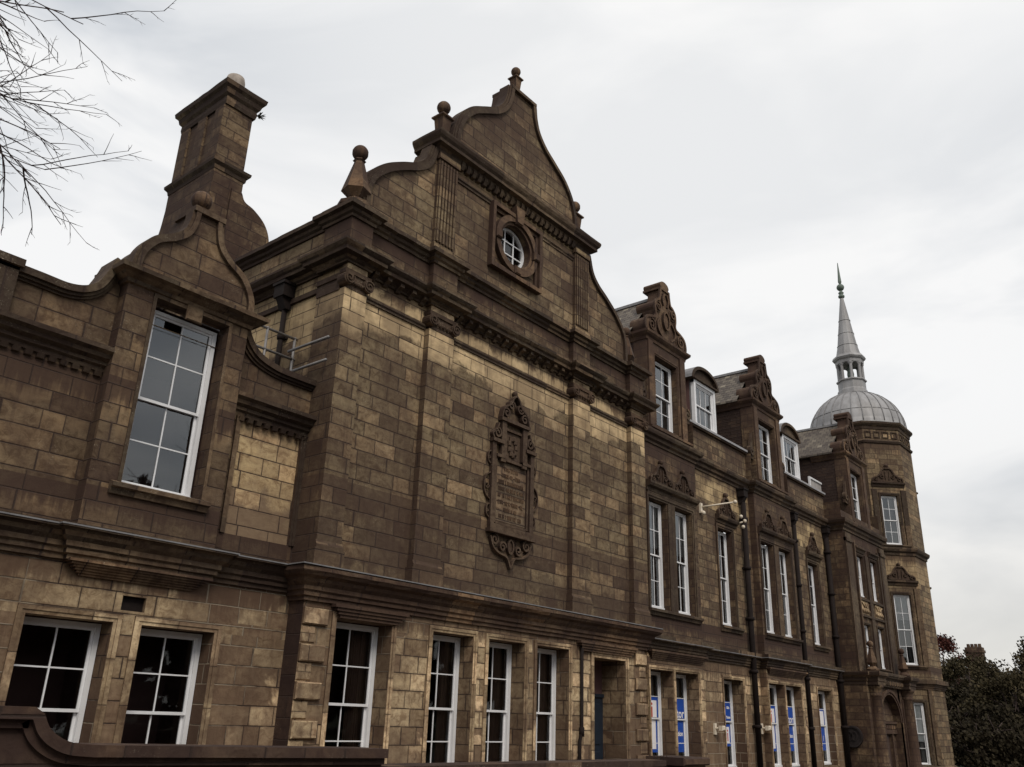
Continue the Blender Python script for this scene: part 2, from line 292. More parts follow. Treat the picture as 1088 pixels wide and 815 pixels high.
# ------------------------------------------------------------------ mesh building
ORIG = {}
def auto_uv(me):
    bm = bmesh.new(); bm.from_mesh(me)
    bmesh.ops.recalc_face_normals(bm, faces=bm.faces)
    l = bm.loops.layers.uv.new('UVMap')
    for f in bm.faces:
        n = f.normal
        h = math.hypot(n.x, n.y)
        if abs(n.z) > .8 or h < 1e-5:
            for lp in f.loops: lp[l].uv = (lp.vert.co.x, lp.vert.co.y)
        else:
            tx, ty = -n.y / h, n.x / h
            k = 1 / max(h, .3)
            for lp in f.loops: co = lp.vert.co; lp[l].uv = (co.x * tx + co.y * ty + 31.7 * round(ty), co.z * (k if abs(n.z) > .3 else 1))
    bm.to_mesh(me); bm.free()
class Fr:
    """local frame of a wall face: u along it, d inwards, z up"""
    def __init__(s, x, y, ang=0.0):     # ang = 0: faces -Y, u along +X
        s.x, s.y = x, y; s.t = (math.cos(ang), math.sin(ang)); s.m = (-math.sin(ang), math.cos(ang))
    def P(s, u, d, z): return (s.x + u * s.t[0] + d * s.m[0], s.y + u * s.t[1] + d * s.m[1], z)
W0 = Fr(0, 0)
def FY(y): return Fr(0, y)
class MB:
    def __init__(s): s.v = []; s.f = []; s.sm = []; s.cuts = []
    def cut(s):
        if s.v and (not s.cuts or s.cuts[-1] != (len(s.v), len(s.f))): s.cuts.append((len(s.v), len(s.f)))
        return s
    def add(s, vs, fs, smooth=False):
        b = len(s.v); s.v += [tuple(p) for p in vs]; s.f += [tuple(i + b for i in f) for f in fs]; s.sm += [smooth] * len(fs); return s
    def box(s, F, u0, u1, d0, d1, z0, z1):
        vs = [F.P(u, d, z) for z in (z0, z1) for d in (d0, d1) for u in (u0, u1)]
        return s.add(vs, [(0, 1, 3, 2), (4, 6, 7, 5), (0, 4, 5, 1), (2, 3, 7, 6), (0, 2, 6, 4), (1, 5, 7, 3)])
    def cbox(s, F, u0, u1, d0, d1, z0, z1, c=.02):
        """block with its front edges chamfered"""
        a = [(u0, z0), (u1, z0), (u1, z1), (u0, z1)]; b = [(u0 + c, z0 + c), (u1 - c, z0 + c), (u1 - c, z1 - c), (u0 + c, z1 - c)]
        vs = [F.P(u, d1, z) for u, z in a] + [F.P(u, d0 + c, z) for u, z in a] + [F.P(u, d0, z) for u, z in b]
        fs = [(3, 2, 1, 0), (8, 9, 10, 11)]
        for i in range(4):
            j = (i + 1) % 4; fs += [(i, j, 4 + j, 4 + i), (4 + i, 4 + j, 8 + j, 8 + i)]
        return s.add(vs, fs)
    def prism(s, F, poly, d0, d1):
        n = len(poly); vs = [F.P(u, d0, z) for u, z in poly] + [F.P(u, d1, z) for u, z in poly]
        fs = [tuple(range(n)), tuple(range(2 * n - 1, n - 1, -1))] + [(i, (i + 1) % n, n + (i + 1) % n, n + i) for i in range(n)]
        return s.add(vs, fs)
    def prism_u(s, F, poly, u0, u1):     # poly in (d, z)
        n = len(poly); vs = [F.P(u0, d, z) for d, z in poly] + [F.P(u1, d, z) for d, z in poly]
        fs = [tuple(range(n)), tuple(range(2 * n - 1, n - 1, -1))] + [(i, (i + 1) % n, n + (i + 1) % n, n + i) for i in range(n)]
        return s.add(vs, fs)
    def quad(s, pts): return s.add(pts, [tuple(range(len(pts)))])
    def lathe(s, c, prof, seg=16, rot=0.0, smooth=None):
        vs = []; n = len(prof)
        for r, z in prof:
            for k in range(seg):
                a = rot + 2 * math.pi * k / seg; vs.append((c[0] + r * math.cos(a), c[1] + r * math.sin(a), z))
        fs = [(i * seg + k, i * seg + (k + 1) % seg, (i + 1) * seg + (k + 1) % seg, (i + 1) * seg + k) for i in range(n - 1) for k in range(seg)]
        fs += [tuple(range(seg - 1, -1, -1)), tuple((n - 1) * seg + k for k in range(seg))]
        return s.add(vs, fs, seg > 9 if smooth is None else smooth)
    def tube(s, pts, r, seg=8, smooth=True):
        pts = [Vector(p) for p in pts]; n = len(pts); rs = r if isinstance(r, (list, tuple)) else [r] * n
        vs = []; ref = None
        for i, p in enumerate(pts):
            t = (pts[min(i + 1, n - 1)] - pts[max(i - 1, 0)]).normalized()
            if ref is None: ref = Vector((0, 0, 1)) if abs(t.z) < .9 else Vector((1, 0, 0))
            a = t.cross(ref).normalized(); b = a.cross(t).normalized(); ref = b
            for k in range(seg):
                an = 2 * math.pi * k / seg; vs.append(p + (a * math.cos(an) + b * math.sin(an)) * rs[i])
        fs = [(i * seg + k, i * seg + (k + 1) % seg, (i + 1) * seg + (k + 1) % seg, (i + 1) * seg + k) for i in range(n - 1) for k in range(seg)]
        if seg > 3: fs += [tuple(range(seg - 1, -1, -1)), tuple((n - 1) * seg + k for k in range(seg))]
        return s.add(vs, fs, smooth)
    def sweep(s, path, prof, closed=False):
        """moulding: prof [(offset, z)] carried along plan path, mitred; outward is right of travel"""
        P0 = [Vector(p) for p in path]; P = []; mid = []
        for i, a in enumerate(P0):
            P.append(a); mid.append(False)
            if i < len(P0) - 1 or closed:
                b = P0[(i + 1) % len(P0)]; k = int((b - a).length / (.22 if a.x < 30 else .5))
                for q in range(1, k): P.append(a.lerp(b, q / k)); mid.append(True)
        n = len(P); vs = []; m = len(prof); rj = random.Random(int(path[0][0] * 100) + m)
        for i in range(n):
            ds = []
            if closed or i > 0: ds.append((P[i] - P[i - 1]).normalized())
            if closed or i < n - 1: ds.append((P[(i + 1) % n] - P[i]).normalized())
            ns = [Vector((d.y, -d.x)) for d in ds]
            q = ns[0] if len(ns) == 1 else (ns[0] + ns[1]) / max(1 + ns[0].dot(ns[1]), .2)
            chip = rj.random() < .06; jj = rj.uniform(-1, 1)
            for o, z in prof:
                e = (.0045 * jj + rj.uniform(-.0035, .0035) - (.018 * rj.random() if chip else 0)) if o > .02 and m > 5 else 0
                vs.append((P[i].x + q.x * (o + e), P[i].y + q.y * (o + e), z + (rj.uniform(-.004, .004) if m > 5 else 0)))
        fs = []
        for i in range(n if closed else n - 1):
            j = (i + 1) % n
            for k in range(m): k2 = (k + 1) % m; fs.append((i * m + k, i * m + k2, j * m + k2, j * m + k))
        if not closed: fs += [tuple(range(m)), tuple((n - 1) * m + k for k in range(m - 1, -1, -1))]
        return s.add(vs, fs)
    def band(s, F, curve, t0, t1, d0, d1, closed=False):
        """ribbon that follows a curve (u,z), from offset t0 to t1 (left of travel), depth d0..d1"""
        n = len(curve); P = [Vector(p) for p in curve]; vs = []
        for i in range(n):
            a = P[i - 1] if (closed or i > 0) else P[i]; b = P[(i + 1) % n] if (closed or i < n - 1) else P[i]
            d = (b - a).normalized(); q = Vector((-d.y, d.x))
            for t, dd in ((t0, d0), (t1, d0), (t1, d1), (t0, d1)): pp = P[i] + q * t; vs.append(F.P(pp.x, dd, pp.y))
        fs = []
        for i in range(n if closed else n - 1):
            j = (i + 1) % n
            for k in range(4): k2 = (k + 1) % 4; fs.append((i * 4 + k, i * 4 + k2, j * 4 + k2, j * 4 + k))
        if not closed: fs += [(0, 1, 2, 3), tuple((n - 1) * 4 + k for k in (3, 2, 1, 0))]
        return s.add(vs, fs)
    def ball(s, c, r, seg=14): 
        return s.lathe((c[0], c[1]), [(max(.002, r * math.sin(math.pi * k / 9)), c[2] - r * math.cos(math.pi * k / 9)) for k in range(10)], seg)
    def wall(s, F, u0, u1, z0, z1, holes=(), rev=.2, d=0.0):
        us = sorted({u0, u1} | {a for h in holes for a in h[:2]}); zs = sorted({z0, z1} | {a for h in holes for a in h[2:4]})
        for i in range(len(us) - 1):
            for j in range(len(zs) - 1):
                cu, cz = (us[i] + us[i + 1]) / 2, (zs[j] + zs[j + 1]) / 2
                if any(h[0] < cu < h[1] and h[2] < cz < h[3] for h in holes): continue
                s.quad([F.P(us[i], d, zs[j]), F.P(us[i + 1], d, zs[j]), F.P(us[i + 1], d, zs[j + 1]), F.P(us[i], d, zs[j + 1])])
        for h in holes:
            r = h[4] if len(h) > 4 else rev
            a, b, c, e = h[:4]
            for p, q in (((a, c), (b, c)), ((b, c), (b, e)), ((b, e), (a, e)), ((a, e), (a, c))):
                s.quad([F.P(p[0], d, p[1]), F.P(q[0], d, q[1]), F.P(q[0], d + r, q[1]), F.P(p[0], d + r, p[1])])
        return s
    def build(s, name, mat, parent=None, label=None, cat=None, group=None, kind=None, uv=True, origin=None):
        if s.cuts:
            last = (0, 0); res = None
            for c in s.cuts + [(len(s.v), len(s.f))]:
                if c[1] > last[1]:
                    q = MB(); q.v = s.v[last[0]:c[0]]; q.f = [tuple(i - last[0] for i in f) for f in s.f[last[1]:c[1]]]; q.sm = s.sm[last[1]:c[1]]
                    res = q.build(name, mat, parent, label, cat, group, kind, uv, origin)
                last = c
            return res
        o0 = origin if origin is not None else (ORIG.get(parent.name, (0, 0, 0)) if parent else (0, 0, 0))
        me = bpy.data.meshes.new(name); me.from_pydata(s.v, [], s.f); me.update()
        for p, q in zip(me.polygons, s.sm): p.use_smooth = q
        if uv: auto_uv(me)
        me.transform(Matrix.Translation((-o0[0], -o0[1], -o0[2])))
        me.materials.append(mat if not isinstance(mat, str) else M[mat])
        o = bpy.data.objects.new(name, me); COL.objects.link(o)
        if parent: o.parent = parent; ORIG[o.name] = o0
        else: o.location = o0; ORIG[o.name] = o0
        tag(o, label, cat, group, kind); return o
def tag(o, label=None, cat=None, group=None, kind=None):
    for k, v in (('label', label), ('category', cat), ('group', group), ('kind', kind)):
        if v: o[k] = v
def thing(name, loc, label, cat, group=None):
    o = bpy.data.objects.new(name, None); COL.objects.link(o); o.location = loc; o.empty_display_size = .3
    ORIG[o.name] = tuple(loc); tag(o, label, cat, group); return o
def crv(pts, n=6):
    """Catmull-Rom through control points"""
    P = [Vector(p) for p in pts]; P = [P[0] * 2 - P[1]] + P + [P[-1] * 2 - P[-2]]; r = []
    for i in range(1, len(P) - 2):
        for k in range(n):
            t = k / n; a, b, c, d = P[i - 1:i + 3]
            r.append(tuple(.5 * ((2 * b) + (c - a) * t + (2 * a - 5 * b + 4 * c - d) * t * t + (3 * b - a - 3 * c + d) * t ** 3)))
    r.append(tuple(P[-2])); return r
def spiral(cu, cz, r, turns=1.4, a0=0.0, sgn=1, r1=.18, n=26):
    return [(cu + r * (1 - (1 - r1) * k / n) * math.cos(a0 + sgn * 2 * math.pi * turns * k / n), cz + r * (1 - (1 - r1) * k / n) * math.sin(a0 + sgn * 2 * math.pi * turns * k / n)) for k in range(n + 1)]

B = thing('stone_building', (25, 2, 0), 'long soot darkened sandstone hall with curved Dutch gables and a domed corner tower', 'building')

# ------------------------------------------------------------------ parts shared by every front
def window(F, u0, u1, z0, z1, d, cols=2, rows=2, curtain=None, blind=0.0, meet=None, par=None, room=1.1, jamb=.075):
    """box sash window: frame (part) with sashes, panes, hangings and the dark room behind as sub-parts"""
    par = par or B; zm = meet if meet else (z0 + z1) / 2
    f = MB(); f.box(F, u0, u0 + jamb, d, d + .15, z0 + .07, z1 - .06); f.box(F, u1 - jamb, u1, d, d + .15, z0 + .07, z1 - .06)
    f.box(F, u0, u1, d, d + .15, z1 - .06, z1); f.box(F, u0, u1, d - .03, d + .15, z0, z0 + .07)
    fo = f.build('window', 'white', par)
    a, b = u0 + jamb, u1 - jamb
    for (s0, s1, dd) in ((zm - .025, z1 - .06, d + .03), (z0 + .07, zm + .02, d + .075)):
        m = MB(); e = .04
        m.box(F, a, a + e, dd, dd + .035, s0, s1); m.box(F, b - e, b, dd, dd + .035, s0, s1)
        m.box(F, a + e, b - e, dd, dd + .035, s0, s0 + .045); m.box(F, a + e, b - e, dd, dd + .035, s1 - .04, s1)
        for k in range(1, cols): c = a + e + (b - a - 2 * e) * k / cols; m.box(F, c - .011, c + .011, dd + .003, dd + .03, s0 + .045, s1 - .04)
        for k in range(1, rows): c = s0 + (s1 - s0) * k / rows; m.box(F, a + e, b - e, dd + .005, dd + .028, c - .011, c + .011)
        m.build('sash', 'white', fo)
        g = MB()      # hand-set panes, each tilted a little differently
        for kc in range(cols):
            for kr in range(rows):
                ua, ub = a + e + (b - a - 2 * e) * kc / cols, a + e + (b - a - 2 * e) * (kc + 1) / cols
                za, zb = s0 + .03 + (s1 - s0 - .06) * kr / rows, s0 + .03 + (s1 - s0 - .06) * (kr + 1) / rows
                t1, t2 = random.uniform(-.004, .004), random.uniform(-.004, .004)
                g.quad([F.P(ua, dd + .018 - t1 - t2, za), F.P(ub, dd + .018 + t1 - t2, za), F.P(ub, dd + .018 + t1 + t2, zb), F.P(ua, dd + .018 - t1 + t2, zb)])
        g.build('pane', 'glass' if z0 < 3.5 else 'glass_upper', fo, uv=False)
    if curtain:
        for side in (0, 1):
            wd = (b - a) * random.uniform(.24, .34); m = MB(); N = 28
            c0 = a if side == 0 else b - wd
            top = [F.P(c0 + wd * k / N, d + .24 + .03 * math.sin(k * 1.5) + .012 * math.sin(k * 3.7), z1 - .03) for k in range(N + 1)]
            bot = [F.P(c0 + wd * (k / N * .9 + (.1 if side else 0)), d + .24 + .035 * math.sin(k * 1.5 + .2), z0 + .05) for k in range(N + 1)]
            m.add(top + bot, [(k, k + 1, N + 2 + k, N + 1 + k) for k in range(N)], True); m.build('curtain', curtain, fo)
    if blind > 0:
        m = MB(); zb = z1 - (z1 - z0) * blind
        m.box(F, a + .01, b - .01, d + .118, d + .124, zb, z1 - .03); m.box(F, a + .01, b - .01, d + .115, d + .13, zb - .03, zb)
        m.build('blind', 'blind', fo)
    m = MB(); p = [(u0 - .12, z0 - .12), (u1 + .12, z0 - .12), (u1 + .12, z1 + .12), (u0 - .12, z1 + .12)]
    q0, q1 = d + .152, d + room
    for i in range(4):
        j = (i + 1) % 4; m.quad([F.P(p[i][0], q0, p[i][1]), F.P(p[j][0], q0, p[j][1]), F.P(p[j][0], q1, p[j][1]), F.P(p[i][0], q1, p[i][1])])
    m.quad([F.P(x, q1, z) for x, z in p]); m.build('room_lining', 'dark_room', fo)
    return fo

def architrave(mb, F, u0, u1, z0, z1, w=.13, proj=.035, sill=False):
    """two-step moulded surround round an opening"""
    for a, b, pr in ((w, w * .45, proj), (w * .45, 0, proj * .5)):
        mb.box(F, u0 - a, u0 - b, -pr, .0, z0, z1 + b); mb.box(F, u1 + b, u1 + a, -pr, .0, z0, z1 + b); mb.box(F, u0 - a, u1 + a, -pr - .002, .0, z1 + b, z1 + a)
def sill(mb, F, u0, u1, z, h=.16, proj=.14):
    mb.prism_u(F, [(0, z - h), (-proj * .4, z - h), (-proj * .6, z - h * .55), (-proj, z - h * .45), (-proj, z - .02), (0, z + .02)], u0, u1)

def crest(F, cu, z, w, h, par=B, name='carved_crest', label=None):
    """small curved pediment with scrolls, leaf strokes and a ball on top"""
    m = MB(); hw = w / 2
    out_ = crv([(hw, 0), (hw * .97, h * .18), (hw * .72, h * .26), (hw * .5, h * .42), (hw * .34, h * .66), (hw * .16, h * .8)], 5)
    poly = [(cu + u, z + q) for u, q in out_] + [(cu - u, z + q) for u, q in reversed(out_)]
    m.prism(F, poly, -.05, .0)
    for sg in (1, -1):
        m.band(F, [(cu + sg * u, z + q) for u, q in out_], -.03, .03, -.12, -.052)
        m.band(F, spiral(cu + sg * hw * .78, z + h * .16, h * .14, 1.3, 0, sg), -.014, .014, -.12, -.051)
        m.band(F, spiral(cu + sg * hw * .34, z + h * .3, h * .16, 1.2, 1.5, -sg), -.014, .014, -.11, -.052)
        m.band(F, [(cu + sg * hw * .12, z + h * .1), (cu + sg * hw * .14, z + h * .6)], -.014, .014, -.11, -.053)
    m.box(F, cu - hw * .14, cu + hw * .14, -.13, -.054, z + h * .74, z + h * .82)
    c = F.P(cu, -.07, 0); m.ball((c[0], c[1], z + h * .93), h * .12, 10)
    return m.build(name, 'carved', par, label=label)

def quoins(F, u, side, z0, z1, mat='buffblock', d=0.0, h=.3):
    m = MB(); k = 0; z = z0
    while z < z1 - .1:
        L = .52 if k % 2 == 0 else .30
        a, b = (u, u + L) if side > 0 else (u - L, u)
        pr = .07 if k % 2 == 0 else .025
        m.cbox(F, a, b, d - pr, d + .0, z + .012, min(z + h - .012, z1), .02)
        z += h; k += 1
    return m.build('quoins', mat, B)

# =================================================================== GABLE BLOCK
GW = .35; GP = .20; GX = 9.47
F_ = FY(GW)
# ground floor -------------------------------------------------------
gwins = [(10.14, 11.46), (12.55, 13.74), (14.22, 15.42), (15.86, 17.06)]
holes = [(a, b, .45, 3.17, .36) for a, b in gwins] + [(18.08, 19.47, .0, 3.07, .72)]
m = MB(); m.wall(F_, GX - .07, 20.42, 0, 3.55, holes)
m.quad([(20.42, GW, 0), (20.42, 2.2, 0), (20.42, 2.2, 3.55), (20.42, GW, 3.55)])
m.build('wall', 'lower', B, label='buff ground floor front of the gabled block with dark patched stones')
m = MB()
for a, b in gwins: m.cut(); architrave(m, F_, a, b, .45, 3.17, .11, .03); sill(m, F_, a - .15, b + .15, .45)
m.cut(); architrave(m, F_, 18.08, 19.47, 0, 3.07, .14, .03)
m.build('window_surround', 'buffblock', B)
for a, b in gwins: window(F_, a + .01, b - .01, .47, 3.15, .35, 2, 2, curtain='curtain', meet=1.77)
m = MB(); m.quad([(GX - .07, 9, 0), (GX - .07, GW, 0), (GX - .07, GW, 3.55), (GX - .07, 9, 3.55)]); m.build('wall', 'wallstone', B, label='sooty return wall in the corner beside the left wing')
quoins(F_, GX - .07, 1, 0.0, 3.3); quoins(F_, 20.42, -1, 0.0, 3.3)
m = MB(); m.box(F_, 18.06, 19.49, .68, .74, 0, 2.2); m.box(F_, 18.06, 19.49, .64, .74, 2.2, 2.28)
for k in range(2):
    for z0, z1 in ((.2, .95), (1.1, 2.05)): m.cbox(F_, 18.2 + k * .62, 18.7 + k * .62, .66, .69, z0, z1, .015)
m.build('door', 'door', B, label='dark blue panelled door deep inside the tall doorway')
m = MB(); m.box(F_, 18.06, 19.49, .70, .76, 2.28, 3.1); m.build('transom_panel', 'dark_room', B)
# string course entablature -----------------------------------------
sprof = lambda o, t=3.95, b=3.40: [(-.02, b), (.05, b), (.05, b + .06), (.09, b + .08), (.09, b + .14), (.13, b + .17), (.13, b + .24), (.19, b + .30), (.22, b + .36), (o - .05, b + .40), (o - .02, b + .44), (o, b + .46), (o, t - .03), (o - .03, t), (-.02, t + .03)]
gpath = [(GX - .07, 9), (GX - .07, GW), (20.42, GW), (20.42, 2.3)]
m = MB(); m.sweep(gpath, sprof(.35)); m.build('string_course', 'trim2', B)
m = MB(); m.sweep(gpath, [(.05, 3.975), (.348, 3.957), (.362, 3.945), (.362, 3.965), (.05, 3.99)]); m.build('flashing', 'leadtrim', B, label='dull lead flashing on top of the gabled block string course')
# raised apron blocks under the string over the first window and the door
m = MB()
for a, b in ((9.98, 11.75), (17.35, 19.85)):
    m.cut()
    for k in range(4): m.box(F_, a + .06 * (3 - k), b - .06 * (3 - k), -.07 - .028 * k, 0, 3.16 + .055 * k + .02, 3.21 + .055 * k + .023)
m.build('corbel_course', 'trim2', B)
# upper wall ---------------------------------------------------------
m = MB(); m.wall(F_, GX, 20.42, 3.95, 10.0); m.build('wall', 'gable', B, label='blind ashlar wall of the gabled block between the pilasters')
m = MB(); FL = Fr(GX, 0, -math.pi / 2)      # flank: u = -y, d inwards = +x
m.wall(FL, -9, -GW, 3.95, 11.0); m.quad([(20.42, GW, 3.95), (20.42, 2.2, 3.95), (20.42, 2.2, 11.0), (20.42, GW, 11.0)])
m.quad([(20.42, 2.0, 10.3), (20.42, 9, 10.3), (20.42, 9, 11.0), (20.42, 2.0, 11.0)])
m.build('wall', 'flank', B, label='left flank wall of the gabled block above the lower roof')
PIL = [(9.40, 9.96), (11.74, 12.5), (16.97, 17.73), (19.72, 20.42)]
m = MB()
for a, b in PIL:
    m.cut(); m.box(F_, a, b, -.15, .0, 4.42, 9.32); m.box(F_, a - .05, b + .05, -.2, .0, 3.97, 4.28)
    m.prism_u(F_, [(0, 4.28), (-.19, 4.28), (-.19, 4.34), (-.165, 4.38), (-.15, 4.42), (0, 4.42)], a - .02, b + .02)
m.cut(); m.box(FL, -1.05, -.352, -.07, .0, 4.0, 9.5)
pil_o = m.build('pilaster', 'gable', B, label='flat stone pilaster of the gable front')
m = MB()
for a, b in PIL:
    m.cut(); w_ = b - a
    m.box(F_, a + .05, b - .05, -.16, 0, 9.32, 9.40); m.box(F_, a - .05, b + .05, -.2, 0, 9.63, 9.72)
    m.box(F_, a + .02, b - .02, -.17, 0, 9.40, 9.63)
    for c in (a + .03, b - .03):
        ring = [(c + .13 * math.cos(t * math.pi / 8), 9.51 + .13 * math.sin(t * math.pi / 8)) for t in range(16)]
        m.prism(F_, ring, -.235, .0); m.band(F_, spiral(c, 9.51, .12, 1.5, .5, 1 if c > (a + b) / 2 else -1), -.012, .012, -.262, -.236)
    for k in range(5): 
        c = a + .16 + (w_ - .32) * k / 4; q = F_.P(c, -.18, 0); m.ball((q[0], q[1], 9.46), .045, 8)
m.cut(); m.box(FL, -1.05, -.352, -.12, .0, 9.55, 9.66); m.box(FL, -1.05, -.352, -.09, .0, 9.3, 9.549)
m.build('capital', 'carved', B)
m = MB()
for a, b in PIL: m.cut(); m.cbox(F_, a + .02, b - .02, -.16, 0, 9.722, 9.98, .025)
m.build('frieze_block', 'buffblock', B)
def brk(xs, y0, yp, xs_end):
    r = []
    for a, b in xs: r += [(a, y0), (a, yp), (b, yp), (b, y0)]
    return r
cpath = [(GX, 9), (GX, 1.05), (9.4, 1.05), (9.4, GP), (9.96, GP), (9.96, GW)] + brk(PIL[1:3], GW, GP, None) + [(19.72, GW), (19.72, GP), (20.42, GP), (20.42, 2.6)]
m = MB()
m.sweep(cpath, [(-.02, 9.86), (.05, 9.86), (.05, 9.90), (.09, 9.93), (.13, 9.97), (.25, 9.99), (.26, 10.06), (.30, 10.09), (.34, 10.14), (.34, 10.19), (-.02, 10.25)])
m.build('cornice', 'trim', B, label='main cornice wrapping the gabled block')
m = MB()
for a, b in ((9.97, 11.73), (12.51, 16.96), (17.74, 19.71)):
    m.cut()
    m.prism_u(F_, [(0, 9.30), (-.035, 9.30), (-.035, 9.34), (-.06, 9.37), (-.06, 9.41), (0, 9.43)], a, b)
    n = max(2, int((b - a) / .30))
    for k in range(n):
        c = a + (b - a) * (k + .5) / n
        m.prism_u(F_, [(-.001, 9.80), (-.06, 9.81), (-.1, 9.86), (-.19, 9.9), (-.195, 9.97), (-.001, 9.97)], c - .055, c + .055)
m.cut(); m.box(FL, -9, -1.06, -.06, 0, 9.45, 9.56)
m.build('brackets', 'trim', B)
# attic course -------------------------------------------------------
m = MB(); m.wall(F_, GX, 20.42, 10.0, 11.3)
for a, b in PIL: m.box(F_, a, b, -.15, -.001, 10.22, 11.0)
m.box(FL, -1.05, -.352, -.07, .0, 10.22, 11.0)
m.build('wall', 'attic', B, label='dark attic course above the main cornice')
m = MB(); m.sweep(cpath, [(-.02, 10.9), (.04, 10.9), (.05, 10.96), (.10, 10.99), (.12, 11.05), (.20, 11.08), (.20, 11.17), (-.02, 11.22)])
m.build('parapet_moulding', 'trim', B)
m = MB(); m.box(W0, GX + .02, 20.4, .9, 9, 10.9, 11.05); m.build('roof', 'concrete', B)
m = MB(); m.box(W0, 9.45, 9.8, 1.06, 9, 11.0, 11.2); m.cut(); m.box(W0, 9.3, 10.0, .12, 1.1, 11.14, 11.28); m.cut(); m.box(W0, 19.66, 20.6, .12, 1.1, 11.14, 11.28); m.build('coping', 'trim', B)
# gable above --------------------------------------------------------
CX = 14.75
low = crv([(4.93, 11.2), (4.93, 11.75), (4.82, 12.15), (4.45, 12.55), (4.0, 12.85), (3.55, 13.1), (3.25, 13.4), (3.08, 13.9)], 6)
cap = crv([(2.42, 14.28), (2.40, 14.75), (2.24, 15.25), (1.9, 15.68), (1.45, 15.98), (1.0, 16.26), (.68, 16.6), (.52, 17.0), (.46, 17.4)], 6)
body = [(CX + a, b) for a, b in low] + [(CX - a, b) for a, b in reversed(low)]
ov = (14.60, 12.66)       # oval window centre
def ellipse(cu, cz, a, b, n=36): return [(cu + a * math.cos(2 * math.pi * k / n), cz + b * math.sin(2 * math.pi * k / n)) for k in range(n)]
def pierced(mb, F, poly, c, a, b, d, depth, n=36):
    """front sheet of an outline with an oval hole, plus the hole's reveal"""
    el = ellipse(c[0], c[1], a, b, n); sq = (c[0] - a - .25, c[0] + a + .25, c[1] - b - .25, c[1] + b + .25)
    # rectangle round the oval, ring-filled
    rect = []
    for k in range(n):
        t = 2 * math.pi * k / n; du, dz = math.cos(t), math.sin(t)
        f = min((a + .25) / max(abs(du), 1e-6), (b + .25) / max(abs(dz), 1e-6)); rect.append((c[0] + du * f, c[1] + dz * f))
    vs = [F.P(u, d, z) for u, z in el] + [F.P(u, d, z) for u, z in rect] + [F.P(u, d + depth, z) for u, z in el]
    fs = [(k, (k + 1) % n, n + (k + 1) % n, n + k) for k in range(n)] + [(k, (k + 1) % n, 2 * n + (k + 1) % n, 2 * n + k) for k in range(n)]
    mb.add(vs, fs); return sq
m = MB(); sq = pierced(m, F_, body, ov, .58, .56, 0, .3)
corners = True
# middle field (between upper pilasters) as a wall with the oval's square left open, wings as prisms
m.wall(F_, CX - 3.0, CX + 3.0, 11.2, 13.9, [(sq[0], sq[1], sq[2], sq[3], .001)])
for cu, cz in ((sq[0], sq[2]), (sq[1], sq[2]), (sq[1], sq[3]), (sq[0], sq[3])):   # corner fillets of the ring
    pass
sg_poly = [(u, z) for u, z in [(CX + a, b) for a, b in low]]
for sg in (1, -1):
    m.prism(F_, [(CX + sg * 3.0, 11.2)] + [(CX + sg * a, b) for a, b in low] + [(CX + sg * 3.0, 13.9)], 0, .55)
m.quad([F_.P(CX - 3, .55, 11.2), F_.P(CX + 3, .55, 11.2), F_.P(CX + 3, .55, 13.9), F_.P(CX - 3, .55, 13.9)])
m.build('wall', 'crown', B, label='upper gable wall pierced by the oval window')
m = MB()
for sg in (1, -1):
    c = [(CX + sg * a, b) for a, b in low]
    m.band(F_, c, -.05 * sg, .06 * sg, -.08, .62); m.band(F_, c, -.11 * sg, -.051 * sg, -.045, .3); m.band(F_, c, -.15 * sg, -.111 * sg, -.02, .3)
    c = [(CX + sg * a, b) for a, b in cap]
    m.band(F_, c, -.05 * sg, .06 * sg, -.08, .62); m.band(F_, c, -.11 * sg, -.051 * sg, -.045, .3); m.band(F_, c, -.15 * sg, -.111 * sg, -.02, .3)
m.box(F_, CX - .52, CX + .52, -.09, .64, 17.36, 17.45); m.box(F_, CX - .36, CX + .36, -.02, .55, 17.45, 17.52)
m.build('gable_coping', 'trim', B, label='moulded coping following the curved gable')
m = MB(); m.prism(F_, [(CX + a, b) for a, b in cap] + [(CX - a, b) for a, b in reversed(cap)], 0, .55)
m.build('wall', 'crown', B, label='scroll sided top piece of the great gable')
# upper fluted pilasters and pediment cornice
m = MB()
for a, b in ((CX - 3.0, CX - 2.38), (CX + 2.38, CX + 3.0)):
    m.cut()
    m.box(F_, a, b, -.08, 0, 11.24, 13.9); m.box(F_, a - .03, b + .03, -.12, 0, 11.24, 11.42); m.box(F_, a - .03, b + .03, -.13, 0, 13.66, 13.82)
    for k in range(6): c = a + .06 + (b - a - .12) * k / 5; m.box(F_, c - .028, c + .028, -.12, -.081, 11.5, 13.6)
m.build('pilaster', 'crown', B, label='fluted pilaster flanking the oval window')
m = MB(); pp = [(CX - 3.0, .95), (CX - 3.0, GW - .06), (CX + 3.0, GW - .06), (CX + 3.0, .95)]
m.sweep(pp, [(-.04, 13.82), (.03, 13.84), (.05, 13.92), (.09, 13.96), (.20, 13.99), (.20, 14.07), (.25, 14.13), (.28, 14.2), (.28, 14.26), (-.04, 14.32)])
for k in range(23):
    c = CX - 2.25 + 4.5 * k / 22; m.prism_u(F_, [(-.001, 13.74), (-.09, 13.76), (-.14, 13.86), (-.14, 13.96), (-.001, 13.96)], c - .055, c + .055)
m.sweep([(CX - 2.37, GW), (CX + 2.37, GW)], [(-.01, 13.42), (.03, 13.42), (.03, 13.47), (.06, 13.5), (.06, 13.54), (-.01, 13.56)])
m.build('cornice', 'trim', B, label='bracketed cornice under the top piece of the great gable')
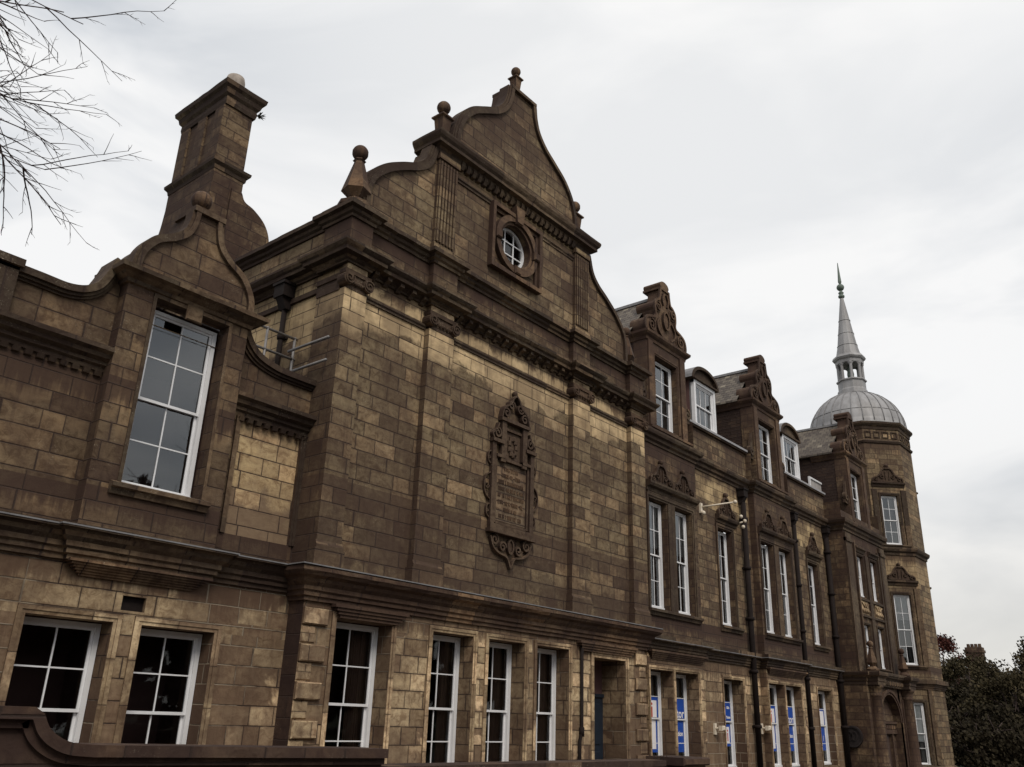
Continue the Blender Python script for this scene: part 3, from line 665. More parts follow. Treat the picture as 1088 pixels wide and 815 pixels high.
# oval window
m = MB()
sqr = [(ov[0] - .98, 11.72), (ov[0] + .98, 11.72), (ov[0] + .98, 13.5), (ov[0] - .98, 13.5)]
for t0, t1, pr in ((0, .10, -.15), (.101, .19, -.07)):
    m.box(F_, sqr[0][0] + t0, sqr[0][0] + t1, pr, 0, 11.72 + t0, 13.5 - t0); m.box(F_, sqr[1][0] - t1, sqr[1][0] - t0, pr, 0, 11.72 + t0, 13.5 - t0)
    m.box(F_, sqr[0][0] + t1, sqr[1][0] - t1, pr - .003, 0, 11.72 + t0, 11.72 + t1); m.box(F_, sqr[0][0] + t1, sqr[1][0] - t1, pr - .003, 0, 13.5 - t1, 13.5 - t0)
m.band(F_, ellipse(*ov, .58, .56), -.24, -.08, -.13, .0, True); m.band(F_, ellipse(*ov, .58, .56), -.08, .0, -.07, .02, True)
for k in range(4):
    t = k * math.pi / 2; u, z = ov[0] + .74 * math.cos(t), ov[1] + .70 * math.sin(t); m.cbox(F_, u - .11, u + .11, -.19, 0, z - .11, z + .11, .03)
m.prism(F_, [(ov[0] - .11, 13.28), (ov[0] + .11, 13.28), (ov[0] + .18, 13.72), (ov[0] - .18, 13.72)], -.2, 0)
m.build('oval_surround', 'trim2', B)
m = MB(); el = ellipse(*ov, .58, .56); m.band(F_, el, 0.0, .06, .14, .24, True)
ow = m.build('window', 'white', B, label='small oval window with white glazing bars')
m = MB(); 
for c in (-.17, .17): m.box(F_, ov[0] + c - .014, ov[0] + c + .014, .16, .19, ov[1] - .53, ov[1] + .53)
for c in (-.16, .18): m.box(F_, ov[0] - .52, ov[0] + .52, .163, .187, ov[1] + c - .014, ov[1] + c + .014)
m.build('glazing_bars', 'white', ow)
m = MB(); m.add([F_.P(u, .2, z) for u, z in el], [tuple(range(36))]); m.build('pane', 'glass', ow, uv=False)
m = MB(); big = ellipse(*ov, .72, .70); m.add([F_.P(u, .301, z) for u, z in big] + [F_.P(u, .54, z) for u, z in big], [(k, (k + 1) % 36, 36 + (k + 1) % 36, 36 + k) for k in range(36)] + [tuple(range(36, 72))]); m.build('room_lining', 'dark_room', ow)
# finials
def finial(c, z, kind, par=B, sc=1.0, lab=None):
    m = MB(); x, y = c
    if kind == 'urn':      # tapered square pedestal with ball
        m.lathe(c, [(.24 * sc, z), (.24 * sc, z + .06 * sc), (.17 * sc, z + .1 * sc), (.14 * sc, z + .16 * sc), (.21 * sc, z + .74 * sc), (.28 * sc, z + .77 * sc), (.28 * sc, z + .81 * sc), (.1 * sc, z + .9 * sc)], 4, math.pi / 4, False)
        m.lathe(c, [(.08 * sc, z + .86 * sc), (.07 * sc, z + .98 * sc)], 10); m.ball((x, y, z + 1.11 * sc), .17 * sc, 16)
    elif kind == 'obelisk':
        m.lathe(c, [(.30 * sc, z), (.30 * sc, z + .07 * sc), (.2 * sc, z + .13 * sc), (.12 * sc, z + .2 * sc)], 8, 0, False)
        m.lathe(c, [(.1 * sc, z + .18 * sc), (.26 * sc, z + .34 * sc), (.09 * sc, z + .95 * sc), (.12 * sc, z + .98 * sc), (.07 * sc, z + 1.03 * sc)], 6, .3, False)
        m.ball((x, y, z + 1.15 * sc), .145 * sc, 14)
    else:                  # ball on scrolled block
        m.lathe(c, [(.34 * sc, z), (.34 * sc, z + .08 * sc), (.2 * sc, z + .14 * sc), (.16 * sc, z + .24 * sc), (.2 * sc, z + .3 * sc), (.1 * sc, z + .33 * sc)], 4, math.pi / 4, False)
        m.ball((x, y, z + .52 * sc), .25 * sc, 18)
    return m.build('finial', 'trim2', par, label=lab)
finial((CX - 2.72, .55), 14.28, 'urn', lab='ball and urn finial at the left end of the gable cornice')
finial((CX + 2.72, .55), 14.28, 'urn', lab='ball and urn finial at the right end of the gable cornice')
finial((CX, .62), 17.5, 'urn', sc=.8, lab='ball finial on the very top of the great gable')
finial((9.62, .46), 11.26, 'obelisk', sc=1.2, lab='obelisk finial with ball on the left corner of the parapet')
finial((20.1, .55), 11.28, 'obelisk', lab='dark obelisk finial on the right corner of the parapet')
# carved memorial tablet ----------------------------------------------
pl = MB(); TF = F_
pc = 14.76
pl.box(TF, pc - .75, pc + .75, -.10, 0, 5.46, 5.58); pl.box(TF, pc - .80, pc + .80, -.15, 0, 5.38, 5.46)
for sg in (-1, 1):
    a, b = sorted((pc + sg * .75, pc + sg * .62)); pl.box(TF, a, b, -.09, 0, 5.58, 7.42)
    a, b = sorted((pc + sg * .60, pc + sg * .54)); pl.box(TF, a, b, -.055, 0, 5.62, 7.15)
    a, b = sorted((pc + sg * .78, pc + sg * .40)); pl.box(TF, a, b, -.14, 0, 7.42, 7.50)
    a, b = sorted((pc + sg * .46, pc + sg * .30)); pl.box(TF, a, b, -.10, 0, 7.02, 7.98)
    a, b = sorted((pc + sg * .60, pc + sg * .30)); pl.box(TF, a, b, -.11, 0, 7.10, 7.17)
pl.box(TF, pc - .53, pc + .53, -.05, 0, 5.6, 5.66)
pl.box(TF, pc - .52, pc + .52, -.14, 0, 7.98, 8.06); pl.box(TF, pc - .29, pc + .29, -.06, 0, 7.80, 7.86); pl.box(TF, pc - .29, pc + .29, -.08, 0, 7.06, 7.12)
pl.box(TF, pc - .29, pc + .29, -.012, 0, 7.12, 7.8)
# heraldic relief reduced to plain leaf strokes
for k in range(9):
    a = k * .7; u, z = pc + .12 * math.cos(a), 7.46 + .2 * math.sin(a); pl.cbox(TF, u - .05, u + .05, -.06, -.013, z - .06, z + .06, .02)
plaque = pl.build('memorial_tablet', 'carved', B, label='dark carved memorial tablet on the blind gable wall')
m = MB(); m.box(TF, pc - .53, pc + .53, -.016, 0, 5.68, 7.04); m.build('inscription_panel', masonry('tablet face', [(0, (.13, .098, .066)), (1, (.24, .185, .125))], h=.2, L=3, stain=.5, streak=.4), plaque)
m = MB(); rg = random.Random(3)
for r_i in range(8):      # raised capitals, weathered beyond reading
    zt = 6.93 - r_i * .155; hw_ = (.25, .34, .44, .45, .45, .44, .24, .40)[r_i]; u = pc - hw_
    while u < pc + hw_ - .03:
        k = rg.random(); wd = .045; h_ = .085
        m.box(TF, u, u + .012, -.034, -.0165, zt - h_, zt)
        if k > .35: m.box(TF, u + wd - .012, u + wd, -.034, -.0165, zt - h_, zt)
        if k < .7: m.box(TF, u + .0125, u + wd - .0125, -.0335, -.0165, zt - .012 - (h_ * .45 if k > .5 else 0), zt - (h_ * .45 if k > .5 else 0))
        if k < .3: m.box(TF, u + .0125, u + wd - .0125, -.0335, -.0165, zt - h_, zt - h_ + .012)
        u += wd + (.02 if rg.random() > .15 else .06)
m.build('raised_lettering', 'trim2', plaque)
m = MB()     # scrolls round the tablet
for sg in (1, -1):
    m.band(TF, spiral(pc + sg * .33, 8.2, .13, 1.4, math.pi / 2 * (1 - sg), sg), -.022, .022, -.12, 0)
    m.band(TF, spiral(pc + sg * .16, 8.42, .12, 1.4, 0, -sg), -.02, .02, -.12, 0)
    m.band(TF, crv([(pc + sg * .5, 8.06), (pc + sg * .42, 8.3), (pc + sg * .2, 8.45), (pc + sg * .1, 8.62), (pc, 8.7)], 5), -.02, .02, -.13, 0)
    m.band(TF, spiral(pc + sg * .60, 7.66, .13, 1.3, math.pi / 2, sg), -.02, .02, -.10, 0)
    m.band(TF, crv([(pc + sg * .56, 7.9), (pc + sg * .62, 7.75), (pc + sg * .76, 7.62), (pc + sg * .72, 7.52)], 4), -.02, .02, -.10, 0)
    for zc, rr in ((6.4, .2), (5.85, .1), (7.05, .1)):
        m.band(TF, crv([(pc + sg * .76, zc + rr * 1.5), (pc + sg * (.76 + rr * .7), zc + rr), (pc + sg * (.76 + rr * .95), zc), (pc + sg * (.76 + rr * .7), zc - rr), (pc + sg * .76, zc - rr * 1.5)], 4), -.012, .012, -.06, 0)
        m.band(TF, spiral(pc + sg * (.76 + rr * .45), zc, rr * .4, 1.2, 0, sg, n=14), -.010, .010, -.05, 0)
    m.band(TF, spiral(pc + sg * .55, 5.25, .13, 1.4, math.pi / 2, sg), -.02, .02, -.08, 0)
    m.band(TF, spiral(pc + sg * .27, 5.12, .12, 1.4, 0, -sg), -.02, .02, -.08, 0)
    m.band(TF, crv([(pc + sg * .7, 5.3), (pc + sg * .6, 5.08), (pc + sg * .42, 4.98), (pc + sg * .28, 4.95), (pc + sg * .12, 4.9), (pc, 4.68)], 4), -.02, .02, -.09, 0)
m.band(TF, ellipse(pc, 5.16, .09, .15, 16), -.02, .02, -.08, 0, True); m.prism(TF, ellipse(pc, 5.16, .06, .11, 14), -.05, 0)
q = TF.P(pc, -.05, 0); m.ball((q[0], q[1], 8.76), .07, 10)
m.build('carved_scrolls', 'carved', plaque)

# =================================================================== LEFT WING
LW = .75; FLW = FY(LW); X0 = -2.5
lw = [(5.13, 6.36), (6.80, 8.03)]
m = MB(); m.wall(FLW, X0, GX, 0, 3.7, [(a, b, .35, 2.75, .31) for a, b in lw] + [(6.44, 6.81, 2.93, 3.14, .12)] + [(1.9, 3.13, .35, 2.75, .31)])
m.build('wall', 'lower_dark', B, label='ground floor wall of the lower left wing')
m = MB(); m.box(FLW, 6.43, 6.82, .08, .13, 2.92, 3.15); m.build('vent', 'iron', B)
m = MB()
for a, b in lw + [(1.9, 3.13)]: m.cut(); architrave(m, FLW, a, b, .35, 2.75, .12, .03); sill(m, FLW, a - .15, b + .15, .35)
m.build('window_surround', 'buffblock', B)
for a, b in lw + [(1.9, 3.13)]: window(FLW, a + .01, b - .01, .37, 2.73, .3, 2, 2, meet=1.54)
lpath = [(X0, LW), (5.5, LW), (5.5, LW - .1), (7.72, LW - .1), (7.72, LW), (GX - .07, LW)]
m = MB(); m.sweep(lpath, sprof(.30, 3.95, 3.52)); m.build('string_course', 'trim', B, label='dark string course of the left wing')
m = MB(); m.sweep(lpath, [(.05, 3.975), (.298, 3.957), (.312, 3.945), (.312, 3.965), (.05, 3.99)]); m.build('flashing', 'leadtrim', B, label='dull lead flashing on top of the left wing string course')
m = MB()
for k in range(6): e = .045 * (5 - k); m.box(FLW, 5.48 + e, 7.74 - e, -.04 - .035 * k, 0, 3.33 + .034 * k, 3.36 + .034 * k + .006)
m.build('corbel', 'trim2', B, label='stepped corbel under the left dormer bay')
# upper wall, with pale blind panel, dormer bay
UY = .85; FU = FY(UY)
m = MB(); m.wall(FU, X0, GX, 3.95, 7.45, [(8.0, 9.3, 4.35, 6.42, .05), (5.6, 7.62, 3.96, 7.44, .02)], .05); m.build('wall', 'left', B, label='upper wall of the left wing')
m = MB(); m.quad([FU.P(8.0, .05, 4.35), FU.P(9.3, .05, 4.35), FU.P(9.3, .05, 6.42), FU.P(8.0, .05, 6.42)]); m.build('wall_panel', 'panel', B, label='pale cleaner stone panel beside the left dormer')
m = MB(); architrave(m, FU, 8.0, 9.3, 4.35, 6.42, .1, .04)
for a, b in ((X0, 5.5), (7.72, GX)):
    m.cut()
    m.sweep([(a, UY), (b, UY)], [(-.02, 6.38), (.04, 6.38), (.05, 6.44), (.10, 6.47), (.10, 6.52), (.18, 6.56), (.2, 6.62), (.27, 6.66), (.27, 6.73), (-.02, 6.78)])
    n = int((b - a) / .17)
    for k in range(n): c = a + (k + .5) * (b - a) / n; m.prism_u(FU, [(0, 6.29), (-.05, 6.30), (-.08, 6.37), (0, 6.37)], c - .05, c + .05)
m.build('cornice', 'trim', B, label='cornice of the left wing')
DB = .60; FD = FY(DB)
m = MB(); m.wall(FD, 5.5, 7.72, 3.95, 7.95, [(6.0, 7.34, 4.72, 7.8, .28)])
for x in (5.5, 7.72): m.quad([(x, DB, 3.95), (x, 2.0, 3.95), (x, 2.0, 7.95), (x, DB, 7.95)])
m.build('wall', 'left', B, label='narrow dormer bay wall of the left wing')
m = MB(); sill(m, FD, 5.83, 7.46, 4.72, .18, .13)
m.cbox(FD, 6.52, 6.82, -.05, 0, 7.62, 7.9, .02)
m.box(FD, 5.94, 6.0, -.02, 0, 4.74, 7.86); m.box(FD, 7.34, 7.4, -.02, 0, 4.74, 7.86); m.box(FD, 5.94, 7.4, -.023, 0, 7.8, 7.863)
m.sweep([(5.5, 1.3), (5.5, DB), (7.72, DB), (7.72, 1.3)], [(-.02, 7.86), (.04, 7.88), (.06, 7.94), (.12, 7.97), (.16, 8.0), (.24, 8.03), (.25, 8.1), (-.02, 8.14)])
m.build('dormer_mouldings', 'trim', B)
window(FD, 6.06, 7.30, 4.74, 7.72, .27, 2, 2, meet=6.2)
DC = 6.62
dg = crv([(1.06, 8.1), (1.02, 8.45), (.82, 8.76), (.52, 8.95), (.32, 9.15), (.24, 9.4), (.22, 9.62)], 6)
m = MB(); m.prism(FD, [(DC + a, b) for a, b in dg] + [(DC - a, b) for a, b in reversed(dg)], .0, .45); m.build('dormer_gable', 'left', B, label='curved gable over the left dormer')
m = MB()
for sg in (1, -1):
    c = [(DC + sg * a, b) for a, b in dg]; m.band(FD, c, -.03 * sg, .055 * sg, -.07, .8); m.band(FD, c, -.085 * sg, -.031 * sg, -.035, .2)
m.box(FD, DC - .3, DC + .3, -.08, .6, 9.6, 9.7)
sw = {'l': crv([(X0, 7.5), (2.0, 7.5), (4.1, 7.5), (4.75, 7.5), (5.1, 7.66), (5.26, 7.95), (5.36, 8.25)], 6), 'r': crv([(7.74, 8.1), (7.86, 7.8), (8.1, 7.56), (8.5, 7.44), (8.95, 7.42), (9.47, 7.42)], 6)}
m.band(FU, sw['l'], -.05, .06, -.13, .4); m.band(FU, sw['l'], -.10, -.051, -.08, .1); m.band(FU, sw['l'], -.14, -.101, -.04, .1)
m.band(FU, sw['r'], -.05, .06, -.13, .4); m.band(FU, sw['r'], -.10, -.051, -.08, .1); m.band(FU, sw['r'], -.14, -.101, -.04, .1)
m.box(FU, X0, 4.02, -.19, .42, 7.5, 7.62); m.box(FU, X0, 3.98, -.13, 0, 6.79, 7.54)
m.build('gable_coping', 'trim', B, label='swept parapet coping of the left wing')
m = MB()
m.prism(FU, [(4.0, 7.3), (5.5, 7.3), (5.5, 8.2)] + list(reversed([p for p in sw['l'] if p[0] > 4.0])), .001, .3)
m.cut(); m.prism(FU, [(7.72, 7.3)] + [(7.72, 8.1)] + sw['r'] + [(9.47, 7.3)], .001, .3)
m.build('parapet', 'left', B)
finial((DC, .95), 9.7, 'ball', sc=.74, lab='stone ball on the left dormer gable')
m = MB(); m.box(W0, X0, GX, 1.2, 9, 7.0, 7.15); m.build('roof', 'concrete', B)
m = MB(); m.quad([(X0, LW, 0), (X0, 9, 0), (X0, 9, 7.4), (X0, UY, 7.4)]); m.build('wall', 'left', B, label='far left end wall')
# chimney --------------------------------------------------------------
cx0, cx1, cy0, cy1 = 9.42, 10.22, 6.05, 8.15
m = MB(); FC = FY(cy0)
m.box(W0, cx0, cx1, cy0, cy1, 11.0, 16.62)
for u0, u1 in ((cy0 + .2, cy0 + .72), (cy0 + .92, cy1 - .3)): pass
for a, b in ((cy0, cy0 + .42), (cy0 + .85, cy0 + 1.25), (cy1 - .42, cy1)): m.box(W0, cx0 - .06, cx0 - .001, a, b, 14.8, 16.5)
m.box(W0, cx0 - .05, cx1 + .02, cy0 - .04, cy1 + .05, 11, 14.5)
sh = crv([(.0, 14.15), (.12, 13.95), (.42, 13.85), (.78, 13.6), (.98, 13.2), (1.0, 12.6)], 5)
m.prism(FY(cy0 - .1), [(cx1 - .3, 12.0), (cx1 - .3, 14.15)] + [(cx1 + a, b) for a, b in sh] + [(cx1 + 1.0, 12.0)], 0, 1.6)
sf = crv([(.0, 14.0), (.1, 13.4), (.35, 12.9), (.7, 12.6)], 4)
m.prism(Fr(cx0 - .051, 0, -math.pi / 2), [(-cy1 - .05, 11.0), (-cy1 - .05, 14.0)] + [(-cy1 - .05 - a, b) for a, b in sf] + [(-cy1 - .75, 11.0)], 0, .85)
ch = m.build('chimney', 'attic', B, label='tall stone chimney stack with panelled side')
m = MB(); sqp = lambda e: [(cx0 - e, cy1 + e), (cx0 - e, cy0 - e), (cx1 + e, cy0 - e), (cx1 + e, cy1 + e)]
m.sweep(sqp(0), [(-.05, 16.5), (.05, 16.52), (.07, 16.62), (.06, 16.75), (.12, 16.82), (.15, 16.95), (.22, 17.02), (.24, 17.14), (-.05, 17.2)], True)
m.cut(); m.sweep(sqp(0), [(-.05, 14.5), (.06, 14.5), (.08, 14.6), (.15, 14.68), (.16, 14.76), (-.05, 14.84)], True)
m.box(W0, cx0 + .05, cx1 - .05, cy0 + .05, cy1 - .05, 17.0, 17.18)
m.build('chimney_moulding', 'trim', ch)
m = MB()
for y, r in ((6.6, .26), (7.25, .22)): m.cut(); m.lathe((cx0 + .42, y), [(r * .9, 17.1), (r, 17.6), (r * 1.02, 17.78), (r * .9, 17.92), (r * .5, 17.98)], 18)
m.build('chimney_pot', 'pot', ch)
# flank hopper and pipe
def downpipe(x, y, zt, zb, ang=0.0, off=.1, r=.055, label=None, hopper=True):
    F = Fr(x, y, ang); m = MB()
    if hopper:
        m.box(F, -.17, .17, -.30, -.02, zt - .05, zt + .22); m.box(F, -.2, .2, -.33, 0, zt + .22, zt + .28)
        m.prism_u(F, [(-.28, zt - .05), (-.16, zt - .3), (-.04, zt - .3), (-.02, zt - .05)], -.11, .11)
    p0 = F.P(0, -off, zt - .25); p1 = F.P(0, -off, zb); m.tube([p0, p1], r, 12)
    z = zt - .9
    while z > zb + .3:
        c = F.P(0, -off, z); m.lathe((c[0], c[1]), [(r * 1.01, z - .06), (r * 1.45, z - .05), (r * 1.45, z + .05), (r * 1.01, z + .06)], 12); m.box(F, -.11, .11, -.05, .0, z - .04, z + .04); z -= 1.8
    return m.build('downpipe', 'iron', B, label=label)
downpipe(GX, 2.05, 9.62, 7.15, -math.pi / 2, label='downpipe with square hopper on the gable block flank')

# =================================================================== RIGHT RANGE
PW = 2.0; BW = 1.75; FPw = FY(PW); FBy = FY(BW)
bays = [24.6, 32.72]; singles = [28.93, 37.12]; BH = 1.72
def hole(c, w_, z0, z1, r=.22): return (c - w_ / 2, c + w_ / 2, z0, z1, r)
segs = [(20.42, bays[0] - BH), (bays[0] + BH, bays[1] - BH), (bays[1] + BH, 39.1)]
for lo in (0, 1):
    m = MB(); z0, z1 = ((0, 3.7), (3.95, 11.6))[lo]
    for i, (a, b) in enumerate(segs):
        hs = []
        if i > 0: hs = [(singles[i - 1] - .82, singles[i - 1] + .66, .3, 3.12, .44)] if lo == 0 else [(singles[i - 1] - .66, singles[i - 1] + .44, 4.86, 8.24, .22)]
        m.cut(); m.wall(FPw, a, b, z0, z1, hs)
    m.build('wall', ('lower_range', 'range')[lo], B, label=('ground floor wall of the right range', 'upper wall of the right range between the bays')[lo])
    m = MB()
    for c in bays:
        hs = [(c - 1.60, c - .28, .3, 3.12, .44), (c - .14, c + 1.30, .3, 3.12, .44)] if lo == 0 else [(c - 1.44, c - .32, 4.86, 8.24, .22), (c + .20, c + 1.32, 4.86, 8.24, .22)]
        m.cut(); m.wall(FBy, c - BH, c + BH, z0, (3.7, 10.6)[lo], hs)
        for x in (c - BH, c + BH): m.quad([(x, BW, z0), (x, PW, z0), (x, PW, z1), (x, BW, z1)])
    m.build('wall', ('lower', 'bay')[lo], B, label=('ground floor wall of a window bay', 'dark upper wall of a window bay')[lo])
rpath = [(20.42, PW)]
for c in bays: rpath += [(c - BH, PW), (c - BH, BW), (c + BH, BW), (c + BH, PW)]
rpath += [(39.05, PW)]
m = MB(); m.sweep(rpath, sprof(.25, 3.95, 3.62)); m.build('string_course', 'trim', B, label='string course of the right range')
m = MB(); m.sweep(rpath, [(.05, 3.975), (.248, 3.957), (.262, 3.945), (.262, 3.965), (.05, 3.99)]); m.build('flashing', 'leadtrim', B, label='dull lead flashing on top of the range string course')
m = MB()
for c in bays:
    m.cut()
    for k in range(5): e = .05 * (4 - k); m.box(FBy, c - BH + e, c + BH - e, -.03 - .035 * k, 0, 3.40 + .05 * k, 3.45 + .05 * k + .004)
m.build('corbel_course', 'trim2', B)
m = MB(); m.sweep(rpath, [(-.02, 10.05), (.04, 10.05), (.05, 10.13), (.12, 10.18), (.14, 10.27), (.22, 10.32), (.25, 10.4), (.25, 10.47), (-.02, 10.53)])
m.build('cornice', 'trim', B, label='main cornice of the right range')
m = MB()
for i, (a, b) in enumerate(segs): m.cut(); m.box(FPw, a, b, -.1, .35, 11.6, 11.68)
m.build('coping', 'trim', B)
m = MB()
for i, (a, b) in enumerate(segs): m.cut(); m.prism_u(FPw, [(-.14, 11.66), (-.14, 11.74), (.4, 11.80), (.4, 11.66)], a + .02, b - .02)
m.build('flashing', 'flash', B, label='grey lead flashing along the parapet')
# surrounds, sills, heads, crests
m = MB(); mt2 = MB(); mb_ = MB()
for c in bays:
    mb_.cut(); mb_.box(FBy, c - .27, c - .15, -.03, .1, .3, 3.2); architrave(mb_, FBy, c - 1.60, c + 1.30, .3, 3.12, .1, .035)
    m.cut()
    architrave(m, FBy, c - 1.44, c + 1.32, 4.86, 8.24, .14, .05)
    sill(m, FBy, c - 1.62, c + 1.62, 4.86, .2, .14); m.box(FBy, c - .28, c + .16, -.04, 0, 4.86, 8.24)
    for a, b in ((c - 1.44, c - 1.15), (c + .20, c + .49)): m.box(FBy, a, b - .005, .17, .3, 4.86, 8.24)
    m.sweep([(c - 1.6, BW), (c + 1.6, BW)], [(-.01, 8.45), (.05, 8.45), (.07, 8.55), (.16, 8.6), (.2, 8.68), (.2, 8.74), (-.01, 8.78)])
    m.box(FBy, c - 1.52, c + 1.52, -.04, 0, 8.39, 8.449)
    crest(FBy, c - .72, 8.78, 1.35, .78); crest(FBy, c + .72, 8.78, 1.35, .78)
for c in singles:
    m.cut(); mb_.cut(); architrave(mb_, FPw, c - .82, c + .66, .3, 3.12, .1, .035); architrave(m, FPw, c - .66, c + .44, 4.86, 8.24, .14, .05); m.box(FPw, c - .66, c - .40, .17, .3, 4.86, 8.24)
    sill(m, FPw, c - .8, c + .8, 4.86, .2, .14)
    m.sweep([(c - .78, PW), (c + .78, PW)], [(-.01, 8.42), (.05, 8.42), (.07, 8.5), (.16, 8.55), (.19, 8.62), (.19, 8.68), (-.01, 8.72)])
    crest(FPw, c, 8.72, 1.3, .85)
m.build('window_surround', 'trim', B, label='dark moulded window surround of the first floor'); mb_.build('window_surround', 'buffblock', B, label='pale ground floor window surround of the range')
wi = 0
for c in bays:
    for a, b in ((c - 1.59, c - .29), (c - .13, c + 1.29)): window(FBy, a, b, .33, 3.09, .42 if c < 30 else .3, 2, 2, curtain='net', meet=1.78)
    for o in (-.82, .82): window(FBy, c + o - .33, c + o + .49, 4.90, 8.2, .2, 2, 2, blind=(.42 if c < 30 else .0), meet=6.55, curtain=None if c < 30 else 'net')
for c in singles:
    window(FPw, c - .81, c + .65, .33, 3.09, .42 if c < 30 else .28, 2, 2, curtain='net', meet=1.78); window(FPw, c - .40, c + .43, 4.90, 8.2, .2, 2, 2, curtain='net', meet=6.55)
# dormers --------------------------------------------------------------
def stone_dormer(c, yb, z0=10.5, hw=1.3, zc=13.92, dz=0.0, win=(-.52, .62)):
    F = FY(yb); zt = zc
    m = MB(); wz0, wz1 = z0 + .3, 13.16 + dz
    m.wall(F, c - hw, c + hw, z0, zt, [(c - .80, c + .68, wz0, wz1 + .12, .24)])
    for x in (c - hw, c + hw): m.quad([(x, yb, z0), (x, yb + .5, z0), (x, yb + .5, zt), (x, yb, zt)])
    d = m.build('dormer', 'bay', B, label='stone dormer with carved scroll gable')
    m = MB()
    for sx in (-1, 1):
        m.cut(); x = c + sx * (hw - .03); m.quad([(x, yb + .5, z0), (x, yb + 4.5, z0), (x, yb + 4.5, zt), (x, yb + .5, zt)])
    m.build('dormer_cheek', 'rubble', d)
    m = MB(); architrave(m, F, c - .80, c + .68, wz0, wz1 + .12, .11, .04); m.box(F, c - .80, c - .53, .2, .3, wz0, wz1 + .12); sill(m, F, c - 1.35, c + 1.35, z0 + .16, .22, .18)
    m.box(F, c + .88, c + 1.22, -.06, 0, z0 + .2, zt - .2); m.box(F, c - 1.25, c - .95, -.06, 0, z0 + .2, zt - .2)
    m.sweep([(c - hw, yb + 1.6), (c - hw, yb), (c + hw, yb), (c + hw, yb + 1.0)], [(-.02, zt - .22), (.03, zt - .2), (.05, zt - .1), (.12, zt - .04), (.17, zt + .02), (.18, zt + .1), (-.02, zt + .14)])
    m.build('dormer_mouldings', 'trim2', d)
    window(F, c - .53, c + .66, wz0 + .03, wz1 + .08, .2, 2, 2, curtain='net', par=B, meet=(wz0 + wz1) / 2 + .05)
    # scrolled gable: stacked rolls running back, with a carved face
    zz = zt + .12
    o1 = crv([(1.28, 0), (1.34, .22), (1.26, .46), (1.0, .58), (.72, .66), (.62, .82), (.66, 1.05), (.64, 1.28), (.5, 1.42), (.34, 1.5), (.27, 1.75), (.24, 2.02)], 4)
    m = MB(); m.prism(F, [(c + a, zz + b) for a, b in o1] + [(c - a, zz + b) for a, b in reversed(o1)], .0, .5)
    for sx in (-1, 1):
        for (cu, cz, r, dp) in ((1.02, .28, .31, .62), (.50, 1.2, .22, .72)):
            ring = [(c + sx * cu + r * math.cos(t * math.pi / 9), zz + cz + r * math.sin(t * math.pi / 9)) for t in range(18)]
            m.prism(F, ring, -.03, dp)
    ring = [(c + .3 * math.cos(t * math.pi / 9), zz + 2.16 + .17 * math.sin(t * math.pi / 9)) for t in range(18)]
    m.prism(F, ring, -.04, .65); m.box(F, c - .33, c + .33, -.05, .66, zz + 1.97, zz + 2.05)
    g = m.build('scroll_gable', 'trim2', d)
    m = MB()
    for sx in (-1, 1):
        m.band(F, [(c + sx * a, zz + b) for a, b in o1], -.09 * sx, .0, -.06, .01)
        m.band(F, spiral(c + sx * .98, zz + .3, .24, 1.5, math.pi * .5, sx), -.025, .025, -.09, .0)
        m.band(F, spiral(c + sx * .5, zz + 1.18, .17, 1.3, math.pi * .5, sx), -.02, .02, -.09, .0)
        m.band(F, crv([(c + sx * .3, zz + .1), (c + sx * .55, zz + .3), (c + sx * .6, zz + .55), (c + sx * .4, zz + .8)], 4), -.025, .025, -.08, 0)
        m.band(F, crv([(c + sx * .12, zz + 1.35), (c + sx * .2, zz + 1.6), (c + sx * .1, zz + 1.85)], 4), -.025, .025, -.08, 0)
    m.band(F, ellipse(c, zz + .78, .2, .33, 20), -.03, .03, -.1, 0, True); m.prism(F, ellipse(c, zz + .78, .15, .27, 20), -.05, 0)
    m.build('carved_relief', 'carved', g)
    # pitched slate roof running back
    rz, ez = 15.82 + dz, 14.1 + dz; y0, y1 = yb + .5, yb + 5.2; e = hw + .22
    m = MB()
    for sx in (-1, 1):
        m.quad([(c + sx * e, y0, ez - .06), (c + sx * e, y1, ez - .06), (c, y1, rz), (c, y0, rz)])
        m.quad([(c + sx * e, y0, ez - .14), (c + sx * e, y1, ez - .14), (c + sx * e, y1, ez - .06), (c + sx * e, y0, ez - .06)])
        m.quad([(c + sx * e, y0, ez - .14), (c + sx * e, y1, ez - .14), (c + sx * (hw - .1), y1, ez - .14), (c + sx * (hw - .1), y0, ez - .14)])
    m.build('dormer_roof', 'slate', d)
    m = MB(); m.prism_u(Fr(0, 0), [(y0, 0), (y0, 0)], 0, 0) if False else m.box(W0, c - .09, c + .09, y0, y1, rz - .04, rz + .06); m.build('ridge', 'leadtrim', d)
    m = MB()
    for sx in (-1, 1):   # scroll bracket at the dormer's foot
        F2 = FY(yb + .12); m.band(F2, spiral(c + sx * (hw + .16), z0 + 1.28, .2, 1.3, math.pi / 2, -sx), -.04, .04, -.1, .06)
        m.prism(F2, [(c + sx * hw, z0 + .95), (c + sx * (hw + .34), z0 + 1.0), (c + sx * (hw + .3), z0 + 1.35), (c + sx * (hw + .1), z0 + 1.9), (c + sx * hw, z0 + 2.1)], -.05, .05)
    m.build('scroll_bracket', 'trim', d)
    return d
for c in bays: stone_dormer(c, BW)
